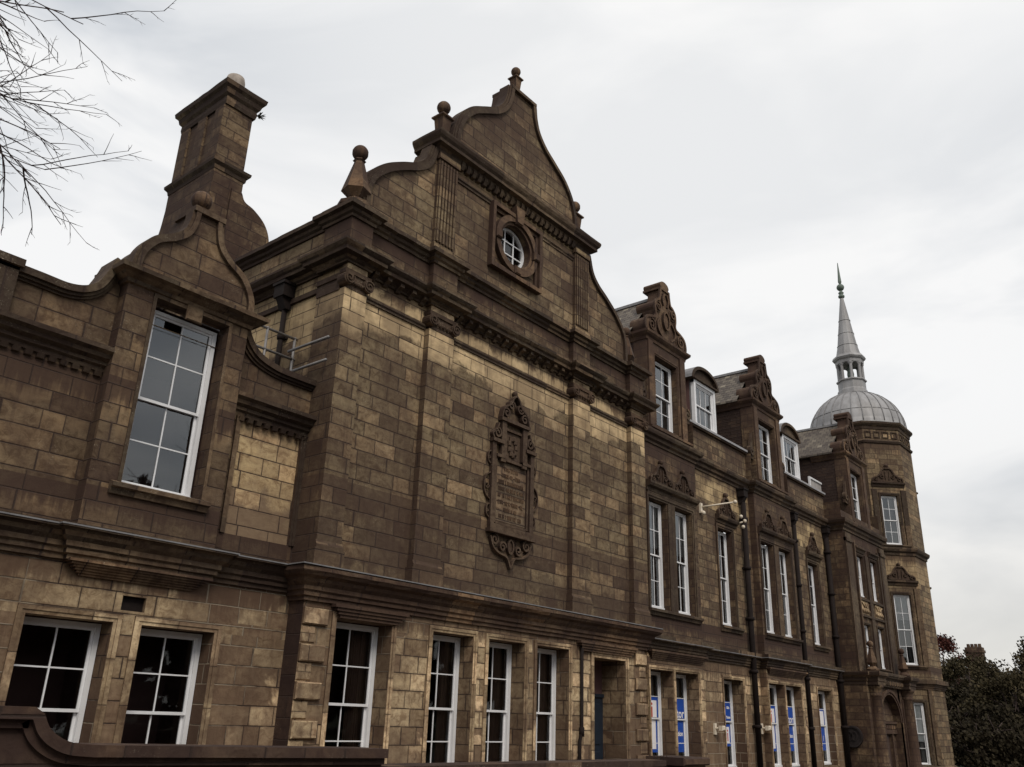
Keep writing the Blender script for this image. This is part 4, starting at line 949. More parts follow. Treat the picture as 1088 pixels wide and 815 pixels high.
def small_dormer(c, yb=2.55):
    F = FY(yb); hw = .86
    m = MB(); m.box(F, c - hw, c - hw + .13, -.02, .12, 12.1, 13.98); m.box(F, c + hw - .13, c + hw, -.02, .12, 12.1, 13.98); m.box(F, c - hw, c + hw, -.023, .12, 13.86, 13.98)
    m.box(F, c - hw, c + hw, -.05, .12, 12.06, 12.2)
    d = m.build('attic_window', 'white', B, label='white painted attic dormer with curved lead hood')
    window(F, c - hw + .13, c + hw - .13, 12.2, 13.86, .04, 3, 1, par=B, jamb=.05, curtain='net', room=.8)
    arc = [(c + (hw + .12) * math.cos(t * math.pi / 16), 13.98 + .55 * math.sin(t * math.pi / 16)) for t in range(17)]
    m = MB(); m.prism(F, arc, .03, 1.9); m.build('hood_face', 'trim', d)
    m = MB(); m.band(F, arc, -.12, .0, -.1, 2.0); m.box(F, c - hw - .12, c + hw + .12, -.12, .2, 13.985, 14.05)
    m.build('curved_hood', 'trim', d)
    m = MB(); m.band(F, arc, -.135, -.121, -.08, 2.0); m.build('lead_cover', 'leadtrim', d)
    m = MB()
    for sx in (-1, 1): m.cut(); m.quad([(c + sx * (hw - .02), yb + .1, 11.4), (c + sx * (hw - .02), yb + 2.2, 11.4), (c + sx * (hw - .02), yb + 2.2, 13.98), (c + sx * (hw - .02), yb + .1, 13.98)])
    m.build('dormer_cheek', 'leadtrim', d)
for c in singles: small_dormer(c)
# main mansard and ridge, rooflight
m = MB()
for a, b in ((20.42, 45.0),):
    m.quad([(a, 2.3, 11.3), (b, 2.3, 11.3), (b, 4.6, 14.0), (a, 4.6, 14.0)]); m.quad([(a, 4.6, 14.0), (b, 4.6, 14.0), (b, 7.5, 15.6), (a, 7.5, 15.6)])
    m.quad([(a, 7.5, 15.6), (b, 7.5, 15.6), (b, 11, 11.3), (a, 11, 11.3)]); m.quad([(a, 2.3, 11.3), (a, 4.6, 14.0), (a, 7.5, 15.6), (a, 11, 11.3)])
m.build('roof', 'slate', B, label='slate main roof of the right range')
m = MB(); F = FY(2.45)
m.box(F, 38.9, 40.4, 0, .08, 12.52, 12.60); m.box(F, 38.9, 39.0, 0, .08, 12.1, 12.52); m.box(F, 38.9, 40.4, 0, .08, 12.02, 12.10)
sk = m.build('rooflight', 'white', B, label='small white framed rooflight low beside the third dormer')
m = MB(); m.quad([F.P(39.0, .05, 12.1), F.P(40.4, .05, 12.1), F.P(40.4, .05, 12.52), F.P(39.0, .05, 12.52)]); m.build('pane', 'net', sk)
downpipe(30.2, PW, 9.75, 0, off=.16, r=.10, label='black downpipe left of the second window bay')
downpipe(34.95, PW, 9.75, 0, off=.16, r=.09, label='black downpipe right of the second window bay')
downpipe(38.6, PW, 9.85, 0, off=.14, r=.11, label='black downpipe in the angle beside the entrance bay')
m = MB(); m.tube([(17.5, GW - .06, 3.35), (17.5, GW - .06, 1.4), (17.42, GW - .06, 1.2), (17.42, GW - .06, 0)], .04, 10); m.tube([(17.5, GW - .06, 1.5), (17.5, GW - .06, 1.3)], .06, 10); m.build('downpipe', 'iron', B, label='thin black pipe left of the tall doorway')

# =================================================================== ENTRANCE BAY
EX0, EX1, EY = 39.05, 44.3, 1.25; EC = 41.75; FE = FY(EY); FEL = Fr(EX0, 0, -math.pi / 2)
m = MB(); nwz = [(40.45, 41.28), (42.25, 43.08)]
m.wall(FE, EX0, EX1, 3.95, 10.6, [(a, b, 7.25, 9.1, .2) for a, b in nwz] + [(a, b, 4.25, 6.05, .2) for a, b in nwz])
m.wall(FEL, -2.6, -EY, 3.95, 10.5); m.quad([(EX1, EY, 3.95), (EX1, 4, 3.95), (EX1, 4, 11.6), (EX1, EY, 11.6)])
m.build('wall', 'bay', B, label='upper wall of the projecting entrance bay')
PY = .95; FP = FY(PY); FPL = Fr(EX0, 0, -math.pi / 2)
m = MB(); m.wall(FPL, -2.6, -PY, 0, 3.7); m.wall(FP, EX0, 40.45, 0, 3.7); m.wall(FP, 43.05, EX1, 0, 3.7)
arch = [(41.75 + 1.3 * math.cos(t * math.pi / 12), 2.0 + 1.15 * math.sin(t * math.pi / 12)) for t in range(13)]
m.prism(FP, [(43.05, 3.7)] + arch + [(40.45, 3.7)], 0, .3)
m.box(FP, 40.2, 40.45, 0, .6, 0, 3.7); m.box(FP, 43.05, 43.3, 0, .6, 0, 3.7)
m.quad([FP.P(40.3, .3, 1.5), FP.P(43.2, .3, 1.5), FP.P(43.2, .3, 3.7), FP.P(40.3, .3, 3.7)]); m.box(FP, 40.4, 41.1, .3, .5, 0, 1.5); m.box(FP, 42.42, 43.1, .3, .5, 0, 1.5)
m.build('wall', 'bay', B, label='ground floor entrance with round arch')
m = MB(); m.band(FP, arch, -.22, -.1, -.08, .0); m.band(FP, arch, -.1, .0, -.04, .02)
m.box(FP, 40.45, 43.05, .2, .3, 1.55, 1.72); m.box(FP, 40.45, 43.05, .16, .3, 1.95, 2.05)
for k in range(9): m.cbox(FP, 40.6 + k * .27, 40.78 + k * .27, .2, .3, 1.73, 1.94, .03)
m.box(FP, 41.0, 41.1, .22, .3, 0, 1.55); m.box(FP, 42.42, 42.52, .22, .3, 0, 1.55)
m.lathe((41.3, PY + .25), [(.16, 2.05), (.1, 2.2), (.14, 2.4), (.05, 2.75), (.01, 2.95)], 10)
for c in (39.7, 43.85): 
    for k in range(3): m.box(FP, c - .34 + k * .25, c - .22 + k * .25, -.05, 0, .1, 3.0)
m.build('arch_mouldings', 'trim2', B)
m = MB(); m.box(FP, 41.1, 42.42, .36, .42, 0, 1.55); m.build('door', 'wooddoor', B, label='brown panelled door under the round arch')
for c, lb in ((39.62, 'left'), (43.9, 'right')):
    m = MB(); m.lathe((c, PY - .12), [(.36, 0), (.36, .15), (.3, .2), (.33, .3), (.29, .34), (.285, 1.0), (.27, 2.2), (.245, 2.98), (.28, 3.02), (.28, 3.08), (.25, 3.1), (.31, 3.3), (.37, 3.36), (.37, 3.44)], 24)
    m.build('column', 'bay', B, label='stone column at the %s of the arched entrance' % lb)
m = MB(); ep = [(EX0, 2.0), (EX0, PY), (39.2, PY), (39.2, PY - .42), (40.1, PY - .42), (40.1, PY - .12), (43.45, PY - .12), (43.45, PY - .42), (44.35, PY - .42), (44.35, 1.6)]
m.sweep(ep, [(-.3, 3.44), (.02, 3.44), (.02, 3.58), (.05, 3.6), (.05, 3.72), (.1, 3.78), (.16, 3.82), (.18, 3.9), (.18, 3.96), (-.3, 4.0)])
m.box(W0, 39.3, 44.3, .62, 1.3, 3.9, 4.02)
for k in range(10): m.cbox(FP, 40.3 + k * .32, 40.5 + k * .32, -.22, -.1, 3.5, 3.7, .04)
m.build('string_course', 'trim', B, label='entablature over the entrance columns')
for c in (39.62, 43.85): finial((c, .8), 4.02, 'obelisk', sc=.95, lab='small dark finial above the entrance column')
m = MB(); wt = MB()
for a, b in nwz:
    for z0, z1 in ((7.25, 9.1), (4.25, 6.05)): architrave(m, FE, a, b, z0, z1, .09, .04)
    m.sweep([(a - .2, EY), (b + .2, EY)], [(-.01, 9.24), (.05, 9.24), (.08, 9.34), (.15, 9.4), (.15, 9.46), (-.01, 9.5)])
m.box(FE, 40.1, 43.45, -.08, 0, 7.08, 7.18); m.box(FE, 40.1, 43.45, -.08, 0, 6.36, 6.46); m.box(FE, 41.5, 41.9, -.07, 0, 4.1, 9.2); 
for u in (40.12, 43.3): m.box(FE, u, u + .14, -.09, 0, 4.1, 9.6)
sill(m, FE, 40.2, 43.4, 4.25, .15, .12)
for a, b in ((EX0, 39.75), (43.6, EX1)): m.box(FE, a, b, -.1, 0, 4.0, 9.9); m.box(FE, a - .0, b, -.15, 0, 9.5, 9.66)
m.build('window_surround', 'trim', B, label='mullions and pilasters of the entrance bay')
m = MB()
for a, b in nwz:
    m.cut()
    m.box(FE, a - .02, b + .02, -.03, 0, 6.48, 7.06)
    for k in range(7): q = FE.P(a + .08 + k * .11, -.04, 0); m.ball((q[0], q[1], 6.62 + .05 * (k % 2)), .085, 8)
    m.band(FE, crv([(a, 6.98), ((a + b) / 2 - .1, 6.8), ((a + b) / 2, 6.98), ((a + b) / 2 + .1, 6.8), (b, 6.98)], 4), -.02, .02, -.08, -.03)
m.build('carved_panel', 'buffblock', B, label='carved stone panel between the narrow bay windows')
for a, b in nwz:
    window(FE, a + .03, b - .02, 7.28, 9.08, .12, 1, 1, curtain='net', jamb=.06); window(FE, a + .03, b - .02, 4.28, 6.03, .12, 1, 1, curtain='net', jamb=.06)
m = MB(); m.sweep([(EX0, 2.3), (EX0, EY), (EX1, EY), (EX1, 2.6)], [(-.02, 10.0), (.05, 10.0), (.06, 10.1), (.13, 10.17), (.15, 10.27), (.23, 10.32), (.26, 10.42), (.26, 10.5), (-.02, 10.56)]); m.build('cornice', 'trim', B, label='main cornice of the entrance bay')
m = MB(); m.wall(FEL, -2.6, -EY, 10.5, 11.3); m.wall(FE, EX0, EX1, 10.5, 10.9); m.build('wall', 'bay', B, label='low parapet of the entrance bay')
stone_dormer(41.85, 1.3)
m = MB(); FR = Fr(EX0, 1.72, -math.pi / 2)
m.add(*(lambda ring: ([FR.P(u, -.0, z) for u, z in ring] + [FR.P(u, -.09, z) for u, z in ring], [tuple(range(24, 48))] + [(k, (k + 1) % 24, 24 + (k + 1) % 24, 24 + k) for k in range(24)]))([(.42 * math.cos(t * math.pi / 12), 1.4 + .42 * math.sin(t * math.pi / 12)) for t in range(24)]))
m.band(FR, ellipse(0, 1.4, .42, .42, 24), -.0, .07, -.13, -.091, True)
for a in (-.12, .08): m.band(FR, ellipse(a, 1.42, .1, .17, 14), -.02, .02, -.12, -.091, True)
m.build('roundel', simple('bronze roundel', (.022, .016, .016), .6, var=.4), B, label='round dark bronze roundel on the side of the entrance bay')

# =================================================================== TOWER
TC = (49.9, 3.46); TA = 2.5
def octo(a): 
    r = a / math.cos(math.pi / 8)
    return [(TC[0] + r * math.cos(-math.pi * 5 / 8 + k * math.pi / 4), TC[1] + r * math.sin(-math.pi * 5 / 8 + k * math.pi / 4)) for k in range(8)]
def face(k, a=TA):      # k = 0 faces -Y, k = -1 faces (-X,-Y)
    ang = k * math.pi / 4; n = (math.sin(ang), -math.cos(ang)); return Fr(TC[0] + n[0] * a, TC[1] + n[1] * a, ang)
hs_ = TA * math.tan(math.pi / 8)
m = MB(); T1 = face(-1)
for k in range(8):
    F = face(k); holes = []
    if k in (7, 5, 1): 
        holes = [(-.44, .5, .15, 3.05, .22), (-.44, .5, 4.78, 8.28, .22), (-.44, .5, 10.85, 13.52, .22)]
    m.wall(F, -hs_, hs_, 0, 17.3, holes)
tw = m.build('tower', 'tower', B, label='octagonal stone corner tower under the lead dome')
for k in (7, 5, 1):
    F = face(k)
    for (z0, z1, bl) in ((.17, 3.03, .62), (4.8, 8.26, .35), (10.87, 13.5, 0)):
        window(F, -.42, .48, z0, z1, .12, 2, 2, par=B, blind=bl, curtain='net')
m = MB(); oct_path = list(octo(TA))
def oct_sweep(mb, prof): mb.sweep(oct_path, prof, True)
oct_sweep(m, [(-.05, 17.2), (.04, 17.25), (.06, 17.4), (.12, 17.45), (.2, 17.55), (.2, 17.66), (-.05, 17.72)])
oct_sweep(m, [(-.05, 16.45), (.06, 16.45), (.1, 16.56), (.05, 16.62), (-.05, 16.64)])
oct_sweep(m, [(-.05, 10.3), (.05, 10.3), (.07, 10.42), (.16, 10.5), (.2, 10.6), (.2, 10.68), (-.05, 10.74)])
oct_sweep(m, sprof(.22, 3.95, 3.66)); oct_sweep(m, [(-.05, 0), (.12, 0), (.12, .1), (.06, .16), (-.05, .2)])
for k in (7, 0, 5, 1):
    F = face(k)
    for i in range(4):
        c = -.75 + i * .5
        for q0, q1, z0, z1 in ((c - .18, c - .13, 16.75, 17.12), (c + .13, c + .18, 16.75, 17.12), (c - .13, c + .13, 16.75, 16.8), (c - .13, c + .13, 17.07, 17.12)): m.box(F, q0, q1, -.04, 0, z0, z1)
    if k == 0: continue
    for z0, z1 in ((4.78, 8.28), (10.85, 13.52)):
        architrave(m, F, -.44, .5, z0, z1, .13, .05); sill(m, F, -.85, .9, z0, .17, .13)
        m.box(F, -.92, -.64, -.07, 0, z0, z1 + .3); m.box(F, .7, .98, -.07, 0, z0, z1 + .3)
        m.sweep([F.P(-.9, 0, 0)[:2], F.P(.95, 0, 0)[:2]], [(-.01, z1 + .45), (.05, z1 + .45), (.08, z1 + .56), (.17, z1 + .62), (.17, z1 + .7), (-.01, z1 + .74)])
    architrave(m, F, -.44, .5, .15, 3.05, .14, .05); m.box(F, .72, .9, -.08, 0, .2, 3.66)
m.build('tower_mouldings', 'trim', tw)
for k in (7, 5):
    F = face(k); crest(F, .03, 14.26, 1.7, .95, tw); crest(F, .03, 9.02, 1.6, .85, tw)
m = MB()
F = face(1); m.box(F, .2, .55, -.28, 0, 14.2, 14.35); m.build('bracket', 'trim', tw)
# lead dome
RD = 2.62
m = MB(); prof = [(RD + .03, 17.66), (RD + .03, 17.76)] + [(RD * math.cos(t), 17.76 + 2.5 * math.sin(t)) for t in [i * math.pi / 2 / 14 for i in range(0, 14)]] + [(.6, 20.24), (.5, 20.3)]
m.lathe(TC, prof, 48); dome = m.build('dome', 'lead', B, label='grey lead covered dome on the corner tower')
m = MB()
for k in range(28):
    a = 2 * math.pi * k / 28
    m.tube([(TC[0] + (RD + .01) * math.cos(t) * math.cos(a), TC[1] + (RD + .01) * math.cos(t) * math.sin(a), 17.77 + 2.5 * math.sin(t)) for t in [i * R(78) / 10 for i in range(11)]], .028, 6)
m.tube([(TC[0] + RD * math.cos(.33) * math.cos(a * R(10)) * 1.004, TC[1] + RD * math.cos(.33) * math.sin(a * R(10)) * 1.004, 17.76 + 2.5 * math.sin(.33)) for a in range(37)], .018, 5)
m.build('lead_rolls', 'leadtrim', dome)
m = MB(); m.lathe(TC, [(.86, 20.15), (.84, 20.4), (.78, 20.5), (.78, 20.95), (.86, 20.98), (.86, 21.06), (.3, 21.1)], 8, math.pi / 8, False)
for k in range(8):
    a = k * math.pi / 4 + math.pi / 8; c = (TC[0] + .68 * math.cos(a), TC[1] + .68 * math.sin(a)); m.lathe(c, [(.12, 21.06), (.09, 21.12), (.085, 21.95), (.12, 22.05), (.12, 22.2)], 8)
m.lathe(TC, [(.6, 22.12), (.8, 22.12), (.82, 22.3), (.9, 22.36), (.96, 22.46), (.9, 22.6), (.72, 22.68)], 8, math.pi / 8, False)
for k in range(8):     # arch heads between the columns
    ang = k * math.pi / 4; F = Fr(TC[0] + .67 * math.sin(ang), TC[1] - .67 * math.cos(ang), ang)
    ar = [(.2 * math.cos(t * math.pi / 8), 21.9 + .2 * math.sin(t * math.pi / 8)) for t in range(9)]
    m.prism(F, [(.27, 21.9), (.27, 22.2), (-.27, 22.2), (-.27, 21.9)] + list(reversed(ar)), -.03, .05)
lan = m.build('lantern', 'lead', dome)
m = MB(); m.lathe(TC, [(.14, 21.05), (.2, 21.5), (.12, 22.1)], 10); m.build('lantern_core', 'copper', dome)
m = MB(); m.lathe(TC, [(.74, 22.6), (.7, 22.75), (.58, 23.3), (.42, 24.4), (.25, 25.6), (.12, 26.5), (.1, 26.62)], 12, 0, False)
for z, r in ((23.3, .585), (24.1, .465), (25.0, .34)): m.lathe(TC, [(r, z), (r + .02, z + .02), (r + .01, z + .05), (r - .02, z + .06)], 12, 0, False)
m.build('spire', 'lead', dome)
m = MB(); m.lathe(TC, [(.1, 26.6), (.19, 26.68), (.19, 26.78), (.1, 26.84), (.14, 26.92), (.17, 26.98), (.1, 27.06), (.07, 27.14)], 12)
m.ball((TC[0], TC[1], 27.36), .23, 14); m.lathe(TC, [(.05, 27.55), (.11, 27.75), (.09, 28.0), (.02, 29.1)], 6, 0, False); m.build('spire_finial', 'copper', dome)
# back volumes so the building is closed from behind
m = MB()
m.quad([(X0, 11, 0), (EX1 + 3, 11, 0), (EX1 + 3, 11, 11.3), (X0, 11, 7)]); m.quad([(X0, 9, 0), (X0, 11, 0), (X0, 11, 7), (X0, 9, 7.15)])
m.quad([(EX1 + 3, 4.5, 0), (EX1 + 3, 11, 0), (EX1 + 3, 11, 11.3), (EX1 + 3, 4.5, 11.3)])
m.quad([(EX1, 4.0, 0), (EX1 + 3, 4.5, 0), (EX1 + 3, 4.5, 14), (EX1, 4.0, 14)])
m.build('wall', 'bay', B, label='rear walls of the building')

# =================================================================== THINGS ON THE BUILDING
# posters inside the ground-floor windows, written in raised-nothing mesh lettering
def txt(s, size, F, u, d, z, mat, par, align='LEFT', name='lettering', bold=0.0):
    c = bpy.data.curves.new('t', 'FONT'); c.body = s; c.size = size; c.align_x = align; c.offset = bold
    o = bpy.data.objects.new('t', c); COL.objects.link(o); bpy.context.view_layer.update()
    me = bpy.data.meshes.new_from_object(o.evaluated_get(bpy.context.evaluated_depsgraph_get()))
    bpy.data.objects.remove(o)
    mb = MB(); mb.add([F.P(u + v.co.x, d, z + v.co.y) for v in me.vertices], [tuple(p.vertices) for p in me.polygons])
    return mb.build(name, mat, par, uv=False)
def poster(F, u0, u1, z0, z1, label, kind, words=(), dw=.42, zm=1.78):
    t = thing('window_poster', F.P((u0 + u1) / 2, dw, z0), label, 'poster', 'visitor posters in the ground floor windows')
    parts = [p for p in ((max(z0, zm + .03), z1, dw + .040), (z0, min(z1, zm - .03), dw + .084)) if p[1] - p[0] > .05]
    for (a_, b_, d) in parts:
        m = MB(); m.box(F, u0, u1, d, d + .006, a_, b_); m.build('board', 'blue', t)
        if kind == 'i':
            m = MB(); m.box(F, u0 + .04, u1 - .09, d - .003, d - .001, a_ + (.09 if a_ == z0 else 0), b_ - (.09 if b_ == z1 else 0)); m.build('white_field', 'paper', t)
    for (w_, sz, du, dz, mat, al) in words:
        zz = z0 + dz; d = dw + .040 if zz > zm - .05 else dw + .084
        txt(w_, sz, F, u1 - du, d - .004, zz, mat, t, al, bold=.006)
    return t
IW = (('i', .62, .36, .97, 'red', 'CENTER'), ('i', .4, .42, .42, 'red', 'CENTER')); VW = (('Visitor', .36, .03, .98, 'paper', 'RIGHT'), ('Information', .19, .06, .46, 'paper', 'RIGHT'))
c = bays[0]
poster(FBy, c - 1.46, c - .42, .85, 2.37, 'white poster with big red i just right of the quoined corner', 'i', IW)
poster(FBy, c, c + 1.16, .85, 2.37, 'blue visitor information poster, the one nearest the gabled block', 'b', VW)
c = singles[0]
poster(FPw, c - .02, c + .52, 1.76, 2.42, 'small blue poster with two white words above a red i poster', 'b', (('Gifts', .11, .19, .43, 'paper', 'CENTER'), ('Tickets', .11, .2, .12, 'paper', 'CENTER')))
poster(FPw, c - .02, c + .52, 1.0, 1.70, 'small white poster with red i below the two word blue poster', 'i', (('i', .55, .22, .17, 'red', 'CENTER'),))
c = bays[1]
poster(FBy, c - 1.46, c - .42, .85, 2.37, 'white poster with red i between the two long downpipes', 'i', IW, .3)
poster(FBy, c, c + 1.16, .85, 2.37, 'blue visitor information poster between the two long downpipes', 'b', VW, .3)
c = singles[1]
poster(FPw, c - .68, c + .52, 1.78, 2.42, 'white topped poster in the last window before the entrance bay', 'i', (), .28)
poster(FPw, c - .68, c + .52, .85, 1.74, 'lower blue poster in the last window before the entrance bay', 'b', (('i', .3, .2, .35, 'paper', 'CENTER'),), .28)
# bracket lamps and cameras
t = thing('floodlight_arm', (27.2, 1.9, 8.8), 'long cream arm reaching out from the wall beside the paired first floor windows', 'bracket')
m = MB(); m.tube([(27.05, 1.98, 8.72), (27.2, 1.6, 8.76), (27.55, .95, 8.86)], .028, 8); m.box(W0, 26.98, 27.12, 1.93, 2.0, 8.5, 8.85); m.build('arm', 'plastic', t)
m = MB(); m.ball((27.57, .92, 8.87), .07, 12); m.build('head', 'plastic', t); m = MB(); m.ball((27.05, 1.88, 8.5), .08, 10); m.build('sensor', 'plastic', t)
t = thing('spotlight_cluster', (29.75, 1.8, 8.7), 'cluster of three small cream spotlights beside the upper downpipe', 'spotlight')
m = MB(); m.tube([(29.75, 1.99, 8.6), (29.75, 1.7, 8.66)], .03, 8); m.build('arm', 'plastic', t)
for dx, dz in ((-.18, .16), (.12, .05), (-.05, -.2)):
    m = MB(); m.lathe((29.75 + dx, 1.66), [(.03, 8.6 + dz), (.06, 8.63 + dz), (.065, 8.7 + dz), (.02, 8.73 + dz)], 12); m.build('lamp_head', 'plastic', t)
def wall_light(x, y, z, lab):
    t = thing('wall_floodlight', (x, y, z), lab, 'floodlight', 'cream wall floodlights by the ground floor windows')
    F = FY(y); m = MB(); m.box(F, x - .07, x + .07, -.06, 0, z - .18, z + .16); m.build('back_plate', 'plastic', t)
    m = MB(); m.tube([(x, y - .05, z), (x + .05, y - .18, z + .02)], .035, 8); m.build('arm', 'plastic', t)
    m = MB(); m.cbox(F, x - .02, x + .18, -.32, -.17, z - .06, z + .09, .03); m.build('lamp_head', 'plastic', t)
wall_light(27.3, PW, 1.55, 'cream floodlight on the wall between the poster pair and the single window')
wall_light(30.75, PW - .02, 1.6, 'cream floodlight on the wall just right of the nearest long downpipe')
# roof handrail over the left wing
t = thing('roof_handrail', (8.9, 1.6, 7.15), 'grey tubular handrail on the flat roof behind the left dormer', 'handrail')
for z in (8.12, 8.56): m = MB(); m.tube([(7.2, 1.6, z), (9.45, 1.6, z + .01)], .028, 8); m.build('rail', 'rail', t)
for x in (8.0, 8.75, 9.4): m = MB(); m.tube([(x, 1.6, 7.1), (x, 1.6, 8.6)], .026, 8); m.build('post', 'rail', t)
for z in (8.27, 7.8): m = MB(); m.tube([(9.3, 1.62, z), (9.3, .38, z)], .028, 8); m.build('rail', 'rail', t)
# weed on the chimney
m = MB(); rg = random.Random(4)
for k in range(60):
    a = rg.uniform(0, 6.28); el_ = rg.uniform(-.5, .8); L = rg.uniform(.05, .16); c = Vector((10.36, 6.0, 16.7)); d = Vector((math.cos(a) * math.cos(el_) + .4, math.sin(a) * math.cos(el_) - .2, math.sin(el_))) * L
    s_ = Vector((-d.y, d.x, .02)).normalized() * .02; m.quad([c, c + d * .6 + s_, c + d, c + d * .6 - s_])
m.build('weed', 'weed', None, 'dry weed growing out of the chimney cornice', 'plant', uv=False, origin=(10.36, 6.0, 16.7))

# =================================================================== BOUNDARY WALL, GATE, GROUND
FW = FY(-5.0)
wl = thing('boundary_wall', (5, -5, 0), 'low dark stone boundary wall with moulded coping swept down from its taller left end', 'wall')
top = [(-3, 1.5), (3.0, 1.5)] + crv([(3.0, 1.5), (3.06, 1.40), (3.16, 1.32), (3.3, 1.265), (3.5, 1.245)], 5) + [(6.5, 1.21)]
m = MB(); m.prism(FW, [(-3, 0)] + top + [(6.5, 0)], 0, .3); m.box(FW, 6.5, 11.95, .0, .3, 0, 1.05); m.build('wall_body', 'wallstone', wl)
m = MB(); m.band(FW, top, .0, .085, -.09, .38); m.band(FW, top, -.06, -.001, -.04, .33)
m.box(FW, 6.52, 11.98, -.07, .37, 1.05, 1.13); m.box(FW, 6.52, 11.96, -.03, .33, 1.0, 1.049); m.build('coping', 'wallstone', wl)
gp = thing('gate_pier', (12.7, -4.85, 0), 'squat dark stone gate pier beyond the gate railings', 'gate pier')
m = MB(); m.box(FW, 12.42, 13.1, -.1, .45, 0, 1.05); m.build('shaft', 'wallstone', gp); m = MB(); m.cbox(FW, 12.36, 13.16, -.16, .5, 1.05, 1.16, .02); m.build('cap', 'wallstone', gp)
gt = thing('iron_gate', (12.2, -4.85, 0), 'black iron railing gate between the low wall and the pier', 'gate')
for k in range(5): m = MB(); m.tube([(12.02 + k * .09, -4.85, .05), (12.02 + k * .09, -4.85, 1.12), (12.02 + k * .09, -4.85, 1.18)], [.012, .012, .003], 6); m.build('bar', 'iron', gt)
m = MB(); m.box(W0, 11.98, 12.42, -4.87, -4.83, .95, .99); m.box(W0, 11.98, 12.42, -4.87, -4.83, .15, .19); m.build('crossbar', 'iron', gt)

m = MB(); m.quad([(-400, -400, -.02), (900, -400, -.02), (900, 900, -.02), (-400, 900, -.02)]); m.build('ground', 'grass', None, kind='structure')
m = MB(); m.quad([(-60, -5.0, -.012), (60, -5.0, -.012), (60, .8, -.012), (-60, .8, -.012)]); m.build('forecourt', 'paving', None, kind='structure')
m = MB(); m.box(W0, -80, 140, -8.2, -5.02, -.3, .0); m.build('pavement', 'paving', None, kind='structure')
m = MB(); m.box(W0, -80, 140, -8.35, -8.2, -.3, .005); m.build('kerb', 'wallstone', None, kind='structure')
m = MB(); m.quad([(-80, -17, -.005), (140, -17, -.005), (140, -8.35, -.005), (-80, -8.35, -.005)]); m.build('road', 'tarmac', None, kind='structure')

# =================================================================== TREES
def limb(mb, p, d, r, L, rg, depth, tips, bend=.25, upb=.05):
    pts = [Vector(p)]; rs = [r]; d = Vector(d).normalized(); n = 5
    for i in range(n):
        d = (d + Vector((rg.uniform(-1, 1), rg.uniform(-1, 1), rg.uniform(-1, 1) + upb)) * bend * .5).normalized()
        pts.append(pts[-1] + d * L / n); rs.append(r * (1 - .55 * (i + 1) / n))
    mb.tube(pts, rs, 7 if r > .03 else (5 if r > .008 else 3))
    tips.append(pts[-1])
    if depth > 0:
        for k in range(rg.randint(3, 4)):
            j = rg.randint(2, n); a = rg.uniform(0, 6.28); sd_ = Vector((math.cos(a), math.sin(a), rg.uniform(-.1, .7)))
            limb(mb, pts[j], (d + sd_ * .9), rs[j] * .68, L * rg.uniform(.5, .72), rg, depth - 1, tips, bend, upb)
def leafy(name, az, dist, top, rad, zlow, mat, label, seed, n=9000, leaf=.30, kind='broad', group='trees beyond the tower'):
    rg = random.Random(seed); x, y = math.sin(R(az)) * dist, math.cos(R(az)) * dist - 12
    t = thing(name, (x, y, 0), label, 'tree', group)
    m = MB(); tips = []; m.tube([(x, y, -.1), (x + .1, y, top * .25), (x, y + .1, top * .55), (x + .1, y, top * .9)], [.32, .25, .16, .03], 8)
    for k in range(9):
        a = k * 2.4; z = top * (.2 + .07 * k); limb(m, (x, y, z), (math.cos(a), math.sin(a), .45), .09, rad * .5, rg, 1, tips)
    m.build('trunk', 'bark', t)
    m = MB(); cl = []
    for k in range(95):
        f = rg.random() ** .8; z = zlow + (top - zlow) * f
        env = rad * ((1 - f) ** .75 if kind == 'cone' else math.sqrt(max(0, 1 - (f * 1.75 - .75) ** 2)) if f > .43 else 1.0)
        a = rg.uniform(0, 6.28); q = env * rg.uniform(.35, 1.0) ** .6; cl.append((Vector((x + q * math.cos(a), y + q * math.sin(a), z)), rg.uniform(.45, 1.05) * (rad / 4)))
    vs = []; fs = []
    for i in range(n):
        c, r = cl[rg.randrange(len(cl))]
        d = Vector((rg.gauss(0, 1), rg.gauss(0, 1), rg.gauss(0, .8))).normalized() * r * rg.random() ** .4
        p = c + d
        if p.z < .05: continue
        n_ = Vector((rg.gauss(0, 1), rg.gauss(0, 1), rg.gauss(0, 1))).normalized(); a = n_.orthogonal().normalized(); b_ = n_.cross(a); s_ = leaf * rg.uniform(.4, 1.0) * .5
        b = len(vs); vs += [p + a * s_, p + b_ * s_ * .6, p - a * s_, p - b_ * s_ * .6]; fs.append((b, b + 1, b + 2, b + 3))
    m.add(vs, fs); m.build('crown', mat, t, uv=False); return t
leafy('russet_tree', 75.9, 84, 9.0, 2.6, 1.0, 'leaf_red', 'small russet leaved tree showing just right of the tower', 11, n=8000, leaf=.28)
leafy('evergreen_tree', 77.1, 76, 6.9, 3.4, .1, 'leaf_olive', 'low olive green tree in front of the russet tree', 12)
leafy('evergreen_tree', 78.4, 82, 6.5, 3.8, .1, 'leaf_dark', 'dark rounded evergreen below the distant chimney', 13, n=11000)
leafy('evergreen_tree', 80.6, 70, 7.7, 3.6, .1, 'leaf_dark', 'tallest dark evergreen at the right edge of the picture', 14, n=12000, kind='cone')
leafy('evergreen_tree', 81.5, 66, 6.9, 3.4, .1, 'leaf_olive', 'olive green tree cut off by the right edge of the picture', 15)
leafy('evergreen_tree', 79.2, 62, 4.8, 3.0, .05, 'leaf_olive', 'lower bushy tree in front of the dark evergreens', 16)
leafy('evergreen_tree', 76.6, 68, 4.2, 2.6, .05, 'leaf_dark', 'low dark bush like tree beside the foot of the tower', 17)
leafy('evergreen_tree', 78.0, 60, 3.0, 2.4, .05, 'leaf_dark', 'lowest dark shrubby tree nearest the tower path', 18)
